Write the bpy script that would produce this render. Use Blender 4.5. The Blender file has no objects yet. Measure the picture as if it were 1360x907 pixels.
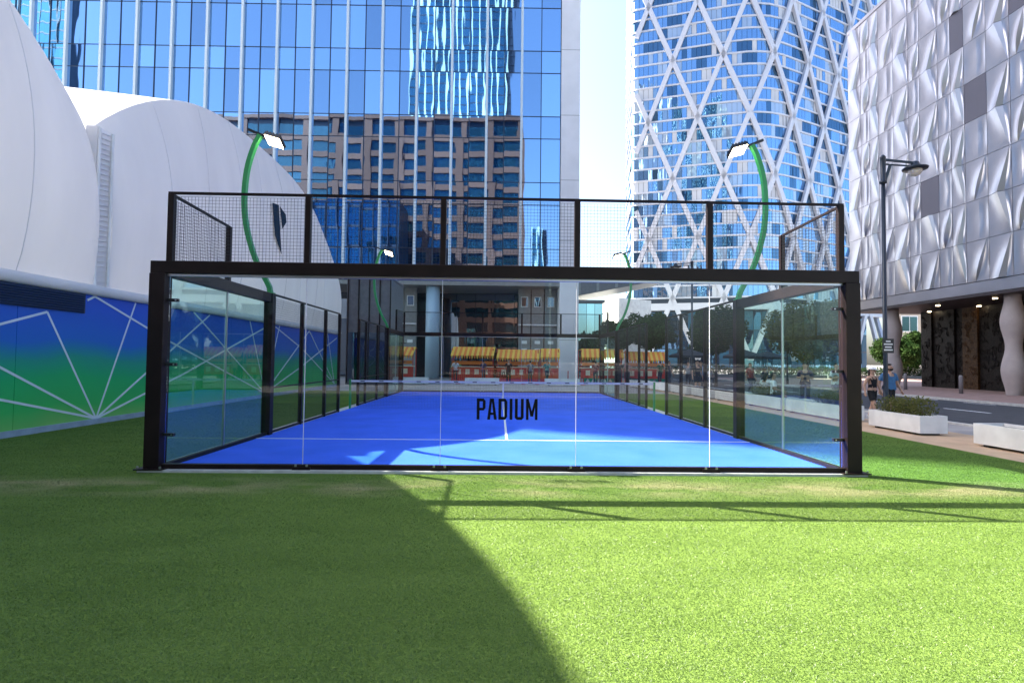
import bpy, bmesh, math, random
import numpy as np
from mathutils import Vector, Matrix
random.seed(7); np.random.seed(7)
R = math.radians
S = bpy.context.scene
COL = S.collection

# ------------------------------------------------------------------ camera
cam = bpy.data.cameras.new('camera'); co = bpy.data.objects.new('camera', cam); COL.objects.link(co)
cam.sensor_width = 36; cam.lens = 732 / 1360 * 36; cam.clip_start = .05; cam.clip_end = 3000
co.matrix_world = (Matrix.Translation((-.15, -8.18, 1.65)) @ Matrix.Rotation(R(-1.33), 4, 'Z')
                   @ Matrix.Rotation(R(92.0), 4, 'X') @ Matrix.Rotation(R(.63), 4, 'Z'))
S.camera = co
# ------------------------------------------------------------------ light
SUN = Vector((-1.06, .585, 1)).normalized()          # towards the sun
w = bpy.data.worlds.new('World'); S.world = w; w.use_nodes = True
nt = w.node_tree; bg = nt.nodes['Background']
sky = nt.nodes.new('ShaderNodeTexSky'); sky.sky_type = 'NISHITA'; sky.sun_disc = False
sky.sun_elevation = math.asin(SUN.z); sky.sun_rotation = math.atan2(SUN.x, SUN.y)
sky.air_density = 1.0; sky.dust_density = 3.4; sky.ozone_density = 2.0
nt.links.new(sky.outputs[0], bg.inputs[0]); bg.inputs[1].default_value = .099
sl = bpy.data.lights.new('sun', 'SUN'); sl.energy = 5.0; sl.angle = R(.55); sl.color = (1, .93, .82)
so = bpy.data.objects.new('sun', sl); COL.objects.link(so); so.rotation_euler = SUN.to_track_quat('Z', 'Y').to_euler()
S.view_settings.view_transform = 'Standard'; S.view_settings.look = 'None'
S.view_settings.exposure = 2.25; S.view_settings.gamma = 1
S.render.engine = 'CYCLES'
S.cycles.use_denoising = True; S.cycles.max_bounces = 10; S.cycles.diffuse_bounces = 4; S.cycles.glossy_bounces = 5
S.cycles.transparent_max_bounces = 40; S.cycles.sample_clamp_indirect = 8

# ------------------------------------------------------------------ materials
def mat(name, col, rough=.6, metal=0, var=0, scale=4, col2=None, bump=0, bscale=40, emit=None, estr=0, spec=.5, detail=4):
    m = bpy.data.materials.new(name); m.use_nodes = True; t = m.node_tree; b = t.nodes['Principled BSDF']
    b.inputs['Roughness'].default_value = rough; b.inputs['Metallic'].default_value = metal
    b.inputs['Specular IOR Level'].default_value = spec
    b.inputs['Base Color'].default_value = (*col, 1)
    if var or col2 or bump:
        g = t.nodes.new('ShaderNodeNewGeometry')
    if var or col2:
        n = t.nodes.new('ShaderNodeTexNoise'); n.inputs['Scale'].default_value = scale; n.inputs['Detail'].default_value = detail
        t.links.new(g.outputs['Position'], n.inputs['Vector'])
        r = t.nodes.new('ShaderNodeValToRGB'); r.color_ramp.elements[0].position = .35; r.color_ramp.elements[1].position = .65
        c2 = col2 or tuple(min(1, c * (1 + var)) for c in col); c1 = col if col2 else tuple(c * (1 - var) for c in col)
        r.color_ramp.elements[0].color = (*c1, 1); r.color_ramp.elements[1].color = (*c2, 1)
        t.links.new(n.outputs[0], r.inputs[0]); t.links.new(r.outputs[0], b.inputs['Base Color'])
    if bump:
        n2 = t.nodes.new('ShaderNodeTexNoise'); n2.inputs['Scale'].default_value = bscale; n2.inputs['Detail'].default_value = 3
        t.links.new(g.outputs['Position'], n2.inputs['Vector'])
        bp = t.nodes.new('ShaderNodeBump'); bp.inputs['Strength'].default_value = bump; bp.inputs['Distance'].default_value = .02
        t.links.new(n2.outputs[0], bp.inputs['Height']); t.links.new(bp.outputs[0], b.inputs['Normal'])
    if emit:
        b.inputs['Emission Color'].default_value = (*emit, 1); b.inputs['Emission Strength'].default_value = estr
    return m

def clear_glass(name, tint, boost=1.0, rough=0.0):
    m = bpy.data.materials.new(name); m.use_nodes = True; t = m.node_tree; t.nodes.clear()
    o = t.nodes.new('ShaderNodeOutputMaterial'); mx = t.nodes.new('ShaderNodeMixShader')
    tr = t.nodes.new('ShaderNodeBsdfTransparent'); tr.inputs[0].default_value = (*tint, 1)
    gl = t.nodes.new('ShaderNodeBsdfGlossy'); gl.inputs['Roughness'].default_value = rough; gl.inputs[0].default_value = (1, 1, 1, 1)
    f = t.nodes.new('ShaderNodeFresnel'); f.inputs[0].default_value = 1.5
    k = t.nodes.new('ShaderNodeMath'); k.operation = 'MULTIPLY'; k.inputs[1].default_value = boost; k.use_clamp = True
    t.links.new(f.outputs[0], k.inputs[0]); t.links.new(k.outputs[0], mx.inputs[0])
    t.links.new(tr.outputs[0], mx.inputs[1]); t.links.new(gl.outputs[0], mx.inputs[2]); t.links.new(mx.outputs[0], o.inputs[0])
    return m

def mirror_glass(name, tint, under, fac=.75, wav=.02, wscale=.6, rnd=.25, rough=.015):
    """solar-control facade glass: tinted reflection over a dark interior, each pane a little different"""
    m = bpy.data.materials.new(name); m.use_nodes = True; t = m.node_tree; t.nodes.clear()
    o = t.nodes.new('ShaderNodeOutputMaterial'); mx = t.nodes.new('ShaderNodeMixShader')
    df = t.nodes.new('ShaderNodeBsdfDiffuse'); gl = t.nodes.new('ShaderNodeBsdfGlossy'); gl.inputs['Roughness'].default_value = rough
    oi = t.nodes.new('ShaderNodeObjectInfo'); g = t.nodes.new('ShaderNodeNewGeometry')
    hs = t.nodes.new('ShaderNodeHueSaturation'); hs.inputs['Color'].default_value = (*tint, 1)
    mr = t.nodes.new('ShaderNodeMapRange'); mr.inputs['To Min'].default_value = 1 - rnd; mr.inputs['To Max'].default_value = 1 + rnd * .5
    t.links.new(oi.outputs['Random'], mr.inputs[0]); t.links.new(mr.outputs[0], hs.inputs['Value'])
    t.links.new(hs.outputs[0], gl.inputs[0]); df.inputs[0].default_value = (*under, 1)
    mp = t.nodes.new('ShaderNodeMapping'); mp.inputs['Scale'].default_value = (1.6, 1.6, .35)
    n = t.nodes.new('ShaderNodeTexNoise'); n.inputs['Scale'].default_value = wscale; n.inputs['Detail'].default_value = 1
    t.links.new(g.outputs['Position'], mp.inputs[0]); t.links.new(mp.outputs[0], n.inputs['Vector'])
    bp = t.nodes.new('ShaderNodeBump'); bp.inputs['Strength'].default_value = 1; bp.inputs['Distance'].default_value = wav
    t.links.new(n.outputs[0], bp.inputs['Height']); t.links.new(bp.outputs[0], gl.inputs['Normal'])
    mx.inputs[0].default_value = fac
    t.links.new(df.outputs[0], mx.inputs[1]); t.links.new(gl.outputs[0], mx.inputs[2]); t.links.new(mx.outputs[0], o.inputs[0])
    return m

def leaf_mat(name, c1, c2, scale=1.5, trans=.35):
    m = bpy.data.materials.new(name); m.use_nodes = True; t = m.node_tree; t.nodes.clear()
    o = t.nodes.new('ShaderNodeOutputMaterial'); mx = t.nodes.new('ShaderNodeMixShader'); mx.inputs[0].default_value = trans
    d = t.nodes.new('ShaderNodeBsdfDiffuse'); tr = t.nodes.new('ShaderNodeBsdfTranslucent')
    g = t.nodes.new('ShaderNodeNewGeometry'); n = t.nodes.new('ShaderNodeTexNoise'); n.inputs['Scale'].default_value = scale
    r = t.nodes.new('ShaderNodeValToRGB'); r.color_ramp.elements[0].position = .3; r.color_ramp.elements[1].position = .7
    r.color_ramp.elements[0].color = (*c1, 1); r.color_ramp.elements[1].color = (*c2, 1)
    t.links.new(g.outputs['Position'], n.inputs['Vector']); t.links.new(n.outputs[0], r.inputs[0])
    t.links.new(r.outputs[0], d.inputs[0]); t.links.new(r.outputs[0], tr.inputs[0])
    t.links.new(d.outputs[0], mx.inputs[1]); t.links.new(tr.outputs[0], mx.inputs[2]); t.links.new(mx.outputs[0], o.inputs[0])
    return m

def turf_mat(name, blades):
    m = bpy.data.materials.new(name); m.use_nodes = True; t = m.node_tree; t.nodes.clear()
    N = t.nodes.new; L = t.links.new
    o = N('ShaderNodeOutputMaterial'); g = N('ShaderNodeNewGeometry')
    def noise(sc, det=3, vscale=(1, 1, 1)):
        mp = N('ShaderNodeMapping'); mp.inputs['Scale'].default_value = vscale
        n = N('ShaderNodeTexNoise'); n.inputs['Scale'].default_value = sc; n.inputs['Detail'].default_value = det
        L(g.outputs['Position'], mp.inputs[0]); L(mp.outputs[0], n.inputs['Vector']); return n.outputs[0]
    def ramp(x, a, b, c1, c2):
        r = N('ShaderNodeValToRGB'); r.color_ramp.elements[0].position = a; r.color_ramp.elements[1].position = b
        r.color_ramp.elements[0].color = (*c1, 1); r.color_ramp.elements[1].color = (*c2, 1); L(x, r.inputs[0]); return r.outputs[0]
    def mix(f, a, b, mode='MIX'):
        x = N('ShaderNodeMix'); x.data_type = 'RGBA'; x.blend_type = mode
        if hasattr(f, 'links'): L(f, x.inputs[0])
        else: x.inputs[0].default_value = f
        L(a, x.inputs[6]); L(b, x.inputs[7]); return x.outputs[2]
    c = ramp(noise(1.3, 5, (.7, 1.6, 1)), .35, .68, (.078, .152, .026), (.148, .242, .052))
    c = mix(.55, c, ramp(noise(70, 3), .3, .7, (.078, .148, .025), (.150, .246, .056)))
    if not blades:   # the backing between the fibres is straw coloured
        st = N('ShaderNodeRGB'); st.outputs[0].default_value = (.20, .245, .065, 1); c = mix(.25, c, st.outputs[0])
    # worn sandy band in front of the glass wall
    sx = N('ShaderNodeSeparateXYZ'); L(g.outputs['Position'], sx.inputs[0])
    a1 = N('ShaderNodeMath'); a1.operation = 'ADD'; a1.inputs[1].default_value = .95; L(sx.outputs[1], a1.inputs[0])
    a2 = N('ShaderNodeMath'); a2.operation = 'ABSOLUTE'; L(a1.outputs[0], a2.inputs[0])
    a3 = N('ShaderNodeMapRange'); a3.inputs['From Min'].default_value = .62; a3.inputs['From Max'].default_value = .08
    a3.inputs['To Min'].default_value = 0; a3.inputs['To Max'].default_value = 1; L(a2.outputs[0], a3.inputs[0])
    wn = N('ShaderNodeMapRange'); wn.inputs['From Min'].default_value = .42; wn.inputs['From Max'].default_value = .62; L(noise(.9, 6, (.7, 1.7, 1)), wn.inputs[0])
    mm = N('ShaderNodeMath'); mm.operation = 'MULTIPLY'; L(a3.outputs[0], mm.inputs[0]); L(wn.outputs[0], mm.inputs[1])
    m2 = N('ShaderNodeMath'); m2.operation = 'MULTIPLY'; m2.inputs[1].default_value = .75; L(mm.outputs[0], m2.inputs[0])
    sand = N('ShaderNodeRGB'); sand.outputs[0].default_value = (.42, .36, .20, 1)
    c = mix(m2.outputs[0], c, sand.outputs[0])
    d = N('ShaderNodeBsdfDiffuse'); L(c, d.inputs[0])
    if blades:
        tr = N('ShaderNodeBsdfTranslucent'); L(c, tr.inputs[0]); gl = N('ShaderNodeBsdfGlossy'); gl.inputs['Roughness'].default_value = .45
        m1 = N('ShaderNodeMixShader'); m1.inputs[0].default_value = .4; L(d.outputs[0], m1.inputs[1]); L(tr.outputs[0], m1.inputs[2])
        m3 = N('ShaderNodeMixShader'); m3.inputs[0].default_value = .04; L(m1.outputs[0], m3.inputs[1]); L(gl.outputs[0], m3.inputs[2])
        L(m3.outputs[0], o.inputs[0])
    else:
        bp = N('ShaderNodeBump'); bp.inputs['Strength'].default_value = .8; bp.inputs['Distance'].default_value = .02
        L(noise(60, 3), bp.inputs['Height']); L(bp.outputs[0], d.inputs['Normal']); L(d.outputs[0], o.inputs[0])
    return m

M = {}
M['frame'] = mat('frame_paint', (.016, .0095, .0095), .42, var=.15, scale=3, spec=.16)
M['glass'] = clear_glass('court_glass', (.955, .99, .975), .38)
M['sideglass'] = clear_glass('side_glass', (.83, .97, .915), .26)
M['wire'] = mat('mesh_wire', (.022, .022, .026), .5)
M['concrete'] = mat('pale_concrete', (.55, .53, .50), .85, var=.12, scale=6)
M['blue'] = mat('blue_court_turf', (.015, .104, .78), .8, col2=(.030, .128, .90), scale=1.1, bump=.3, bscale=300, spec=.05, detail=9)
M['blue'].node_tree.nodes['Principled BSDF'].inputs['Sheen Weight'].default_value = .12
M['blue'].node_tree.nodes['Principled BSDF'].inputs['Sheen Roughness'].default_value = .4
M['line'] = mat('white_line', (.72, .74, .78), .8)
M['white'] = mat('white_paint', (.80, .79, .78), .6, var=.09, scale=2.2, detail=8)
M['green'] = mat('green_pole', (.028, .27, .075), .4)
M['black'] = mat('black_plastic', (.012, .012, .014), .4)
M['steel'] = mat('steel', (.45, .46, .48), .3, 1)
M['lamp'] = mat('floodlight_lens', (1, .9, .7), .4, emit=(1, .80, .50), estr=7)
M['lampgl'] = mat('lantern_glass', (.6, .55, .5), .15)
M['turf'] = turf_mat('turf_base', False); M['blade'] = turf_mat('turf_blades', True)
M['paving'] = mat('grey_paving', (.33, .31, .30), .85, var=.15, scale=1.2, bump=.2)
M['buff'] = mat('buff_paving', (.56, .38, .24), .85, var=.10, scale=2, bump=.2)
M['asphalt'] = mat('asphalt', (.047, .050, .060), .8, var=.2, scale=2.5, bump=.3, bscale=60)
M['brickpave'] = mat('pink_brick_paving', (.30, .20, .18), .85, var=.15, scale=3)
M['net'] = mat('net_cord', (.02, .02, .022), .7)
M['tape'] = mat('net_tape', (.66, .63, .70), .7)
M['text'] = mat('black_vinyl', (.006, .006, .008), .6, spec=.1)

def fabric_mat():
    m = bpy.data.materials.new('white_membrane'); m.use_nodes = True; t = m.node_tree; t.nodes.clear()
    o = t.nodes.new('ShaderNodeOutputMaterial'); mx = t.nodes.new('ShaderNodeMixShader'); mx.inputs[0].default_value = .30
    d = t.nodes.new('ShaderNodeBsdfDiffuse'); tr = t.nodes.new('ShaderNodeBsdfTranslucent')
    g = t.nodes.new('ShaderNodeNewGeometry'); mp = t.nodes.new('ShaderNodeMapping'); mp.inputs['Scale'].default_value = (1.3, 1.3, .35)
    n = t.nodes.new('ShaderNodeTexNoise'); n.inputs['Scale'].default_value = .7; n.inputs['Detail'].default_value = 4
    t.links.new(g.outputs['Position'], mp.inputs[0]); t.links.new(mp.outputs[0], n.inputs['Vector'])
    r = t.nodes.new('ShaderNodeValToRGB'); r.color_ramp.elements[0].color = (.68, .68, .71, 1); r.color_ramp.elements[1].color = (.84, .84, .86, 1)
    t.links.new(n.outputs[0], r.inputs[0])
    bp = t.nodes.new('ShaderNodeBump'); bp.inputs['Strength'].default_value = .25; bp.inputs['Distance'].default_value = .25
    t.links.new(n.outputs[0], bp.inputs['Height'])
    for s in (d, tr):
        t.links.new(r.outputs[0], s.inputs[0])
    t.links.new(bp.outputs[0], d.inputs['Normal'])
    t.links.new(d.outputs[0], mx.inputs[1]); t.links.new(tr.outputs[0], mx.inputs[2]); t.links.new(mx.outputs[0], o.inputs[0])
    return m
M['fabric'] = fabric_mat()

def mural_mat():
    m = mat('mural_paint', (.1, .1, .5), .5); t = m.node_tree; b = t.nodes['Principled BSDF']
    g = t.nodes.new('ShaderNodeNewGeometry'); s = t.nodes.new('ShaderNodeSeparateXYZ'); t.links.new(g.outputs['Position'], s.inputs[0])
    n = t.nodes.new('ShaderNodeTexNoise'); n.inputs['Scale'].default_value = .5; t.links.new(g.outputs['Position'], n.inputs['Vector'])
    k = t.nodes.new('ShaderNodeMath'); k.operation = 'MULTIPLY_ADD'; k.inputs[1].default_value = .5; t.links.new(n.outputs[0], k.inputs[0]); t.links.new(s.outputs[2], k.inputs[2])
    mr = t.nodes.new('ShaderNodeMapRange'); mr.inputs['From Min'].default_value = .25; mr.inputs['From Max'].default_value = 3.35; t.links.new(k.outputs[0], mr.inputs[0])
    r = t.nodes.new('ShaderNodeValToRGB'); e = r.color_ramp.elements
    e[0].position = 0; e[0].color = (.22, .50, .13, 1); e[1].position = 1; e[1].color = (.005, .075, .56, 1)
    for p, c in ((.16, (.035, .46, .11)), (.36, (.005, .42, .13)), (.50, (.004, .30, .22)), (.64, (.004, .13, .54))):
        x = e.new(p); x.color = (*c, 1)
    t.links.new(mr.outputs[0], r.inputs[0]); t.links.new(r.outputs[0], b.inputs['Base Color']); return m
M['mural'] = mural_mat()
M['muralline'] = mat('mural_white_line', (.62, .70, .78), .6)
M['plinth'] = mat('pale_blue_plinth', (.28, .36, .48), .7, var=.1)
M['louvre'] = mat('dark_louvre', (.012, .035, .10), .5)
M['navy'] = mat('dark_navy_print', (.006, .026, .055), .6, spec=.1)

# ------------------------------------------------------------------ mesh helpers
class MB:
    def __init__(s): s.v = []; s.f = []; s.m = []
    def quad(s, a, b, c, d, mi=0):
        n = len(s.v); s.v += [tuple(a), tuple(b), tuple(c), tuple(d)]; s.f.append((n, n+1, n+2, n+3)); s.m.append(mi); return s
    def tri(s, a, b, c, mi=0):
        n = len(s.v); s.v += [tuple(a), tuple(b), tuple(c)]; s.f.append((n, n+1, n+2)); s.m.append(mi); return s
    def box(s, x0, x1, y0, y1, z0, z1, mi=0):
        n = len(s.v); s.v += [(x, y, z) for z in (z0, z1) for y in (y0, y1) for x in (x0, x1)]
        for f in ((0,2,3,1), (4,5,7,6), (0,1,5,4), (1,3,7,5), (3,2,6,7), (2,0,4,6)): s.f.append(tuple(n+i for i in f)); s.m.append(mi)
        return s
    def beam(s, a, b, wx, wz, up=(0, 0, 1), mi=0):
        a = Vector(a); b = Vector(b); d = (b - a).normalized(); u = Vector(up)
        if abs(d.dot(u)) > .95: u = Vector((0, 1, 0))
        x = d.cross(u).normalized(); z = x.cross(d).normalized(); n = len(s.v)
        for p in (a, b):
            for i, j in ((-1,-1), (1,-1), (1,1), (-1,1)): s.v.append(tuple(p + x*(i*wx/2) + z*(j*wz/2)))
        for f in ((0,1,2,3), (7,6,5,4), (0,4,5,1), (1,5,6,2), (2,6,7,3), (3,7,4,0)): s.f.append(tuple(n+i for i in f)); s.m.append(mi)
        return s
    def tube(s, pts, rad, n=8, cap=True, mi=0):
        pts = [Vector(p) for p in pts]; rr = rad if isinstance(rad, (list, tuple)) else [rad]*len(pts); base = len(s.v)
        px = None
        for i, p in enumerate(pts):
            d = (pts[min(i+1, len(pts)-1)] - pts[max(i-1, 0)]).normalized()
            u = Vector((0,0,1)) if abs(d.z) < .9 else Vector((0,1,0))
            x = d.cross(u).normalized() if px is None else (px - d*px.dot(d)).normalized()
            px = x; y = d.cross(x)
            for k in range(n):
                a = 2*math.pi*k/n; s.v.append(tuple(p + (x*math.cos(a) + y*math.sin(a))*rr[i]))
        for i in range(len(pts)-1):
            for k in range(n):
                k2 = (k+1) % n; s.f.append((base+i*n+k, base+i*n+k2, base+(i+1)*n+k2, base+(i+1)*n+k)); s.m.append(mi)
        if cap:
            s.f.append(tuple(base+k for k in range(n))[::-1]); s.m.append(mi)
            e = base+(len(pts)-1)*n; s.f.append(tuple(e+k for k in range(n))); s.m.append(mi)
        return s
    def lathe(s, prof, c=(0,0,0), n=20, mi=0):
        return s.tube([(c[0], c[1], c[2]+z) for r, z in prof], [max(r, 1e-4) for r, z in prof], n, True, mi)
    def prism(s, poly, fn, t0, t1, mi=0):
        """poly: 2-D outline; fn(u, v, t) -> 3-D point"""
        n = len(s.v); k = len(poly)
        s.v += [tuple(fn(u, v, t0)) for u, v in poly] + [tuple(fn(u, v, t1)) for u, v in poly]
        s.f.append(tuple(n+i for i in range(k))[::-1]); s.m.append(mi); s.f.append(tuple(n+k+i for i in range(k))); s.m.append(mi)
        for i in range(k):
            j = (i+1) % k; s.f.append((n+i, n+j, n+k+j, n+k+i)); s.m.append(mi)
        return s
    def mesh(s, name, mats, smooth=False):
        me = bpy.data.meshes.new(name); me.from_pydata(s.v, [], s.f)
        for m in (mats if isinstance(mats, (list, tuple)) else [mats]): me.materials.append(m)
        if any(s.m): me.polygons.foreach_set('material_index', s.m)
        if smooth: me.polygons.foreach_set('use_smooth', [True]*len(s.f))
        me.update(); return me
    def build(s, name, mats, parent=None, smooth=False, bevel=0):
        o = link(name, s.mesh(name, mats, smooth), parent)
        if bevel:
            b = o.modifiers.new('bevel', 'BEVEL'); b.width = bevel; b.segments = 2; b.limit_method = 'ANGLE'
        return o
def link(name, data, parent=None, loc=None, rot=None):
    o = bpy.data.objects.new(name, data); COL.objects.link(o)
    if parent: o.parent = parent
    if loc: o.location = loc
    if rot: o.rotation_euler = rot
    return o
def tag(o, label=None, cat=None, group=None, kind=None):
    if label: o['label'] = label
    if cat: o['category'] = cat
    if group: o['group'] = group
    if kind: o['kind'] = kind
    return o
def thing(name, label, cat, loc=(0,0,0), rz=0, group=None):
    return tag(link(name, None, None, loc, (0,0,rz)), label, cat, group)
def copy_tree(o, parent=None):
    c = o.copy(); COL.objects.link(c); c.parent = parent
    for ch in list(o.children): copy_tree(ch, c)
    return c
def struct(o): o['kind'] = 'structure'; return o
def box(name, b, m, parent=None, bevel=0): return MB().box(*b).build(name, m, parent, bevel=bevel)

# ================================================================== GROUND
struct(MB().quad((-900,-900,-.03), (900,-900,-.03), (900,1500,-.03), (-900,1500,-.03)).build('ground', M['paving']))
lawn = struct(MB().quad((-10.1,-16,0), (8.85,-16,0), (8.95,20.7,0), (-10.1,20.7,0)).build('lawn', M['turf']))
struct(MB().quad((8.85,-16,.004), (11.1,-16,.004), (11.1,44,.004), (8.95,44,.004)).build('footpath', M['buff']))
struct(MB().quad((13.1,-30,-.018), (21.4,-30,-.018), (21.4,120,-.018), (13.1,120,-.018)).build('road', M['asphalt']))
struct(box('kerb', (12.9,13.1,-30,120,-.03,.02), M['concrete']))
far_pave = struct(box('far_pavement', (21.55,60,-30,60,-.03,.09), M['brickpave']))
struct(box('far_kerb', (21.4,21.55,-30,120,-.03,.092), M['concrete']))
k = MB()
for y in np.arange(-10, 90, 4.2):
    k2 = MB().box(17.2, 17.32, y, y+2.0, -.02, -.0135).build('road_marking', M['line']); struct(k2)
for y in np.arange(-10, 40, 3.1):
    struct(MB().box(13.55, 13.63, y, y+1.6, -.02, -.0135).build('road_marking', M['line']))
    struct(MB().box(20.9, 20.98, y, y+1.6, -.02, -.0135).build('road_marking', M['line']))

def blades(n, x0, x1, y0, y1, h, wd, dens):
    x = np.random.uniform(x0, x1, n); y = y0 + (y1-y0)*np.random.power(dens, n)
    a = np.random.uniform(0, 2*np.pi, n); hh = h*np.random.uniform(.6, 1.25, n); ww = wd*np.random.uniform(.7, 1.3, n)
    lx = np.random.normal(0, 1.1, n)*hh; ly = np.random.normal(0, 1.1, n)*hh
    v = np.empty((n, 3, 3), np.float32)
    v[:,0] = np.stack([x-np.cos(a)*ww, y-np.sin(a)*ww, np.zeros(n)], 1)
    v[:,1] = np.stack([x+np.cos(a)*ww, y+np.sin(a)*ww, np.zeros(n)], 1)
    v[:,2] = np.stack([x+lx, y+ly, hh], 1)
    return v.reshape(-1, 3)
def blade_field():
    # screen-even density: fewer, wider blades with distance from where one stands
    out = []
    ys = np.arange(-9.1, 12.0, .5)
    for y0 in ys:
        d = max(2.1, abs(y0+.25+8.18)); x0, x1 = -10, 8.8
        dens = 18000*min(1, 2.6/d)**1.5; wd = .0016*max(1, d/2.6)**.8
        n = int(dens*(x1-x0)*.5)
        v = blades(n, x0, x1, y0, y0+.5, .010, wd, 1).reshape(-1, 3, 3)
        if y0 > -.7:   # nothing grows through the court
            c = v[:,0]; v = v[~((np.abs(c[:,0]) < 5.36) & (c[:,1] > -.16))]
        out.append(v.reshape(-1, 3))
    return np.concatenate(out)
vv = blade_field()
me = bpy.data.meshes.new('turf_blades'); n = len(vv)//3
me.vertices.add(len(vv)); me.vertices.foreach_set('co', vv.ravel()); me.loops.add(n*3); me.loops.foreach_set('vertex_index', np.arange(n*3, dtype=np.int32))
me.polygons.add(n); me.polygons.foreach_set('loop_start', np.arange(0, n*3, 3, dtype=np.int32)); me.update(); me.materials.append(M['blade'])
tag(link('turf_blades', me), 'short green artificial turf blades covering the lawn in front of the court', 'turf', kind='stuff')

# ================================================================== PADEL COURT
struct(box('court_slab', (-5.3,5.3,-.13,20.13,-.02,.035), M['concrete']))
cf = struct(MB().quad((-5,0,.04), (5,0,.04), (5,20,.04), (-5,20,.04)).build('court_floor', M['blue']))
for b in ((-5,5,3.02,3.07), (-5,5,16.93,16.98), (-.0,.05,3.07,16.93)):
    MB().box(b[0], b[1], b[2], b[3], .041, .045).build('court_line', M['line'], cf)

enc = thing('padel_court_enclosure', 'dark framed glass and mesh enclosure around the blue padel court', 'court enclosure')
F = M['frame']
glass_me = {}
def glass(x, y, wd, h, z0, rz):
    key = (wd, h, rz)
    if key not in glass_me: glass_me[key] = MB().box(-wd/2, wd/2, -.006, .006, 0, h).mesh('glass_panel', M['sideglass'] if rz else M['glass'])
    o = link('glass_panel', glass_me[key], enc, (x, y, z0), (0,0,rz)); return o
def wires(wd, h, pitch=.05, r=.0017):
    m = MB()
    for i in range(int(round(wd/pitch))+1):
        x = -wd/2 + i*pitch; m.beam((x,0,0), (x,0,h), 2*r, 2*r)
    for j in range(int(round(h/pitch))+1):
        m.beam((-wd/2,.004,j*pitch), (wd/2,.004,j*pitch), 2*r, 2*r)
    return m.mesh('mesh_panel', M['wire'])
wire_me = {}
def mesh_panel(x, y, wd, h, z0, rz):
    key = (wd, h)
    if key not in wire_me: wire_me[key] = wires(wd, h)
    return link('mesh_panel', wire_me[key], enc, (x,y,z0), (0,0,rz))
front = []
for end, y, sg in (('near', 0, -1), ('far', 20, 1)):
    for i in range(5):
        g = glass(-4+2*i, y, 1.985, 2.79, .10, 0)
        if i == 2: front.append((g, sg))
        mesh_panel(-4+2*i, y+sg*.03, 1.9, .95, 3.06, 0)
    box('top_beam', (-5.24,5.24,y-.08,y+.08,2.87,3.05), F, enc, .006)
    box('glazing_channel', (-5.02,5.02,y-.03,y+.03,2.835,2.868), M['steel'], enc)
    box('bottom_rail', (-5.02,5.02,y-.045,y+.045,.04,.105), F, enc, .004)
    for s in (-1, 1):
        box('frame_post', (min(s*5.02,s*5.24),max(s*5.02,s*5.24),y-.10,y+.10,.05,2.868), F, enc, .006)
        box('base_plate', (s*5.13-.2,s*5.13+.2,y-.17,y+.17,.036,.052), F, enc)
        for bx in (-.16,.16):
            MB().lathe([(.016,0),(.016,.035),(.0,.04)], (s*5.13+bx, y-.14, .05), 8).build('anchor_bolt', M['steel'], enc)
        for z in (.50, 1.52, 2.46):
            box('glass_clamp', (min(s*4.86,s*5.02),max(s*4.86,s*5.02),y-.025,y+.025,z,z+.045), M['black'], enc, .004)
            MB().tube([(s*4.89,y-.028,z+.022),(s*4.89,y-.034,z+.022)], .012, 8).build('clamp_bolt', M['steel'], enc)
    for i in range(6):
        x = -5+2*i; box('mesh_post', (x-.042,x+.042,y-.042,y+.042,3.052,4.05), F, enc, .004)
        if 0 < i < 5:
            box('seam_bracket', (x-.13,x+.13,y-.075,y-.046,.036,.085), F, enc, .004)
            for bx in (-.08,.08): MB().lathe([(.018,0),(.018,.03),(0,.036)], (x+bx, y-.062, .085), 8).build('bracket_bolt', M['steel'], enc)
            box('glass_seam', (x-.0035,x+.0035,y-.0075,y+.0075,.106,2.834), M['tape'], enc)
    box('mesh_rail', (-5.05,5.05,y-.02,y+.02,4.051,4.085), F, enc)
for s in (-1, 1):
    x = s*5.03
    for y0, yc, yd in ((0, .90, 2.66), (20, 19, 17)):
        for yy in (yc, yd): glass(x, yy, 1.74 if y0 == 0 else 1.985, 2.72, .10, R(90))
        a, b = (0.1, 3.53) if y0 == 0 else (16.0, 19.9)
        box('top_beam', (x-.07,x+.07,a,b,2.83,3.02), F, enc, .006)
        box('bottom_rail', (x-.04,x+.04,a,b,.04,.10), F, enc)
        e = 3.62 if y0 == 0 else 15.91
        box('frame_post', (x-.09,x+.09,e-.088,e+.088,.04,3.02), F, enc, .006)
        ym = 1.78 if y0 == 0 else 18
        box('mesh_post', (x-.04,x+.04,ym-.04,ym+.04,3.021,4.0), F, enc)
        mesh_panel(x, ym/2 if y0 == 0 else ym+1, 1.65 if y0 == 0 else 1.9, .95, 3.04, R(90))
        MB().beam((x,0 if y0 == 0 else 20,4.06), (x,ym,4.0), .035, .035).build('mesh_rail', F, enc)
        box('middle_post', (x-.015,x+.015,ym-.012,ym+.012,.10,2.83), M['steel'], enc)
    for y in (5.55, 7.40, 8.75, 11.1, 12.1, 14):
        box('mesh_post', (x-.04,x+.04,y-.04,y+.04,.04,3.0), F, enc)
    for y, wd in ((4.61,1.75), (6.48,1.75), (13.05,1.75), (14.92,1.75)):
        mesh_panel(x, y, wd, 2.85, .10, R(90))
    mesh_panel(x, 8.08, 1.2, 2.85, .10, R(90)); mesh_panel(x, 11.6, .9, 2.85, .10, R(90))
    for a, b in ((3.708,8.75), (11.1,15.822)):
        box('mesh_rail', (x-.02,x+.02,a,b,3.001,3.04), F, enc); box('mesh_rail', (x-.018,x+.018,a,b,.05,.09), F, enc)
        box('mesh_rail', (x-.016,x+.016,a,b,1.0,1.03), F, enc)
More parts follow.
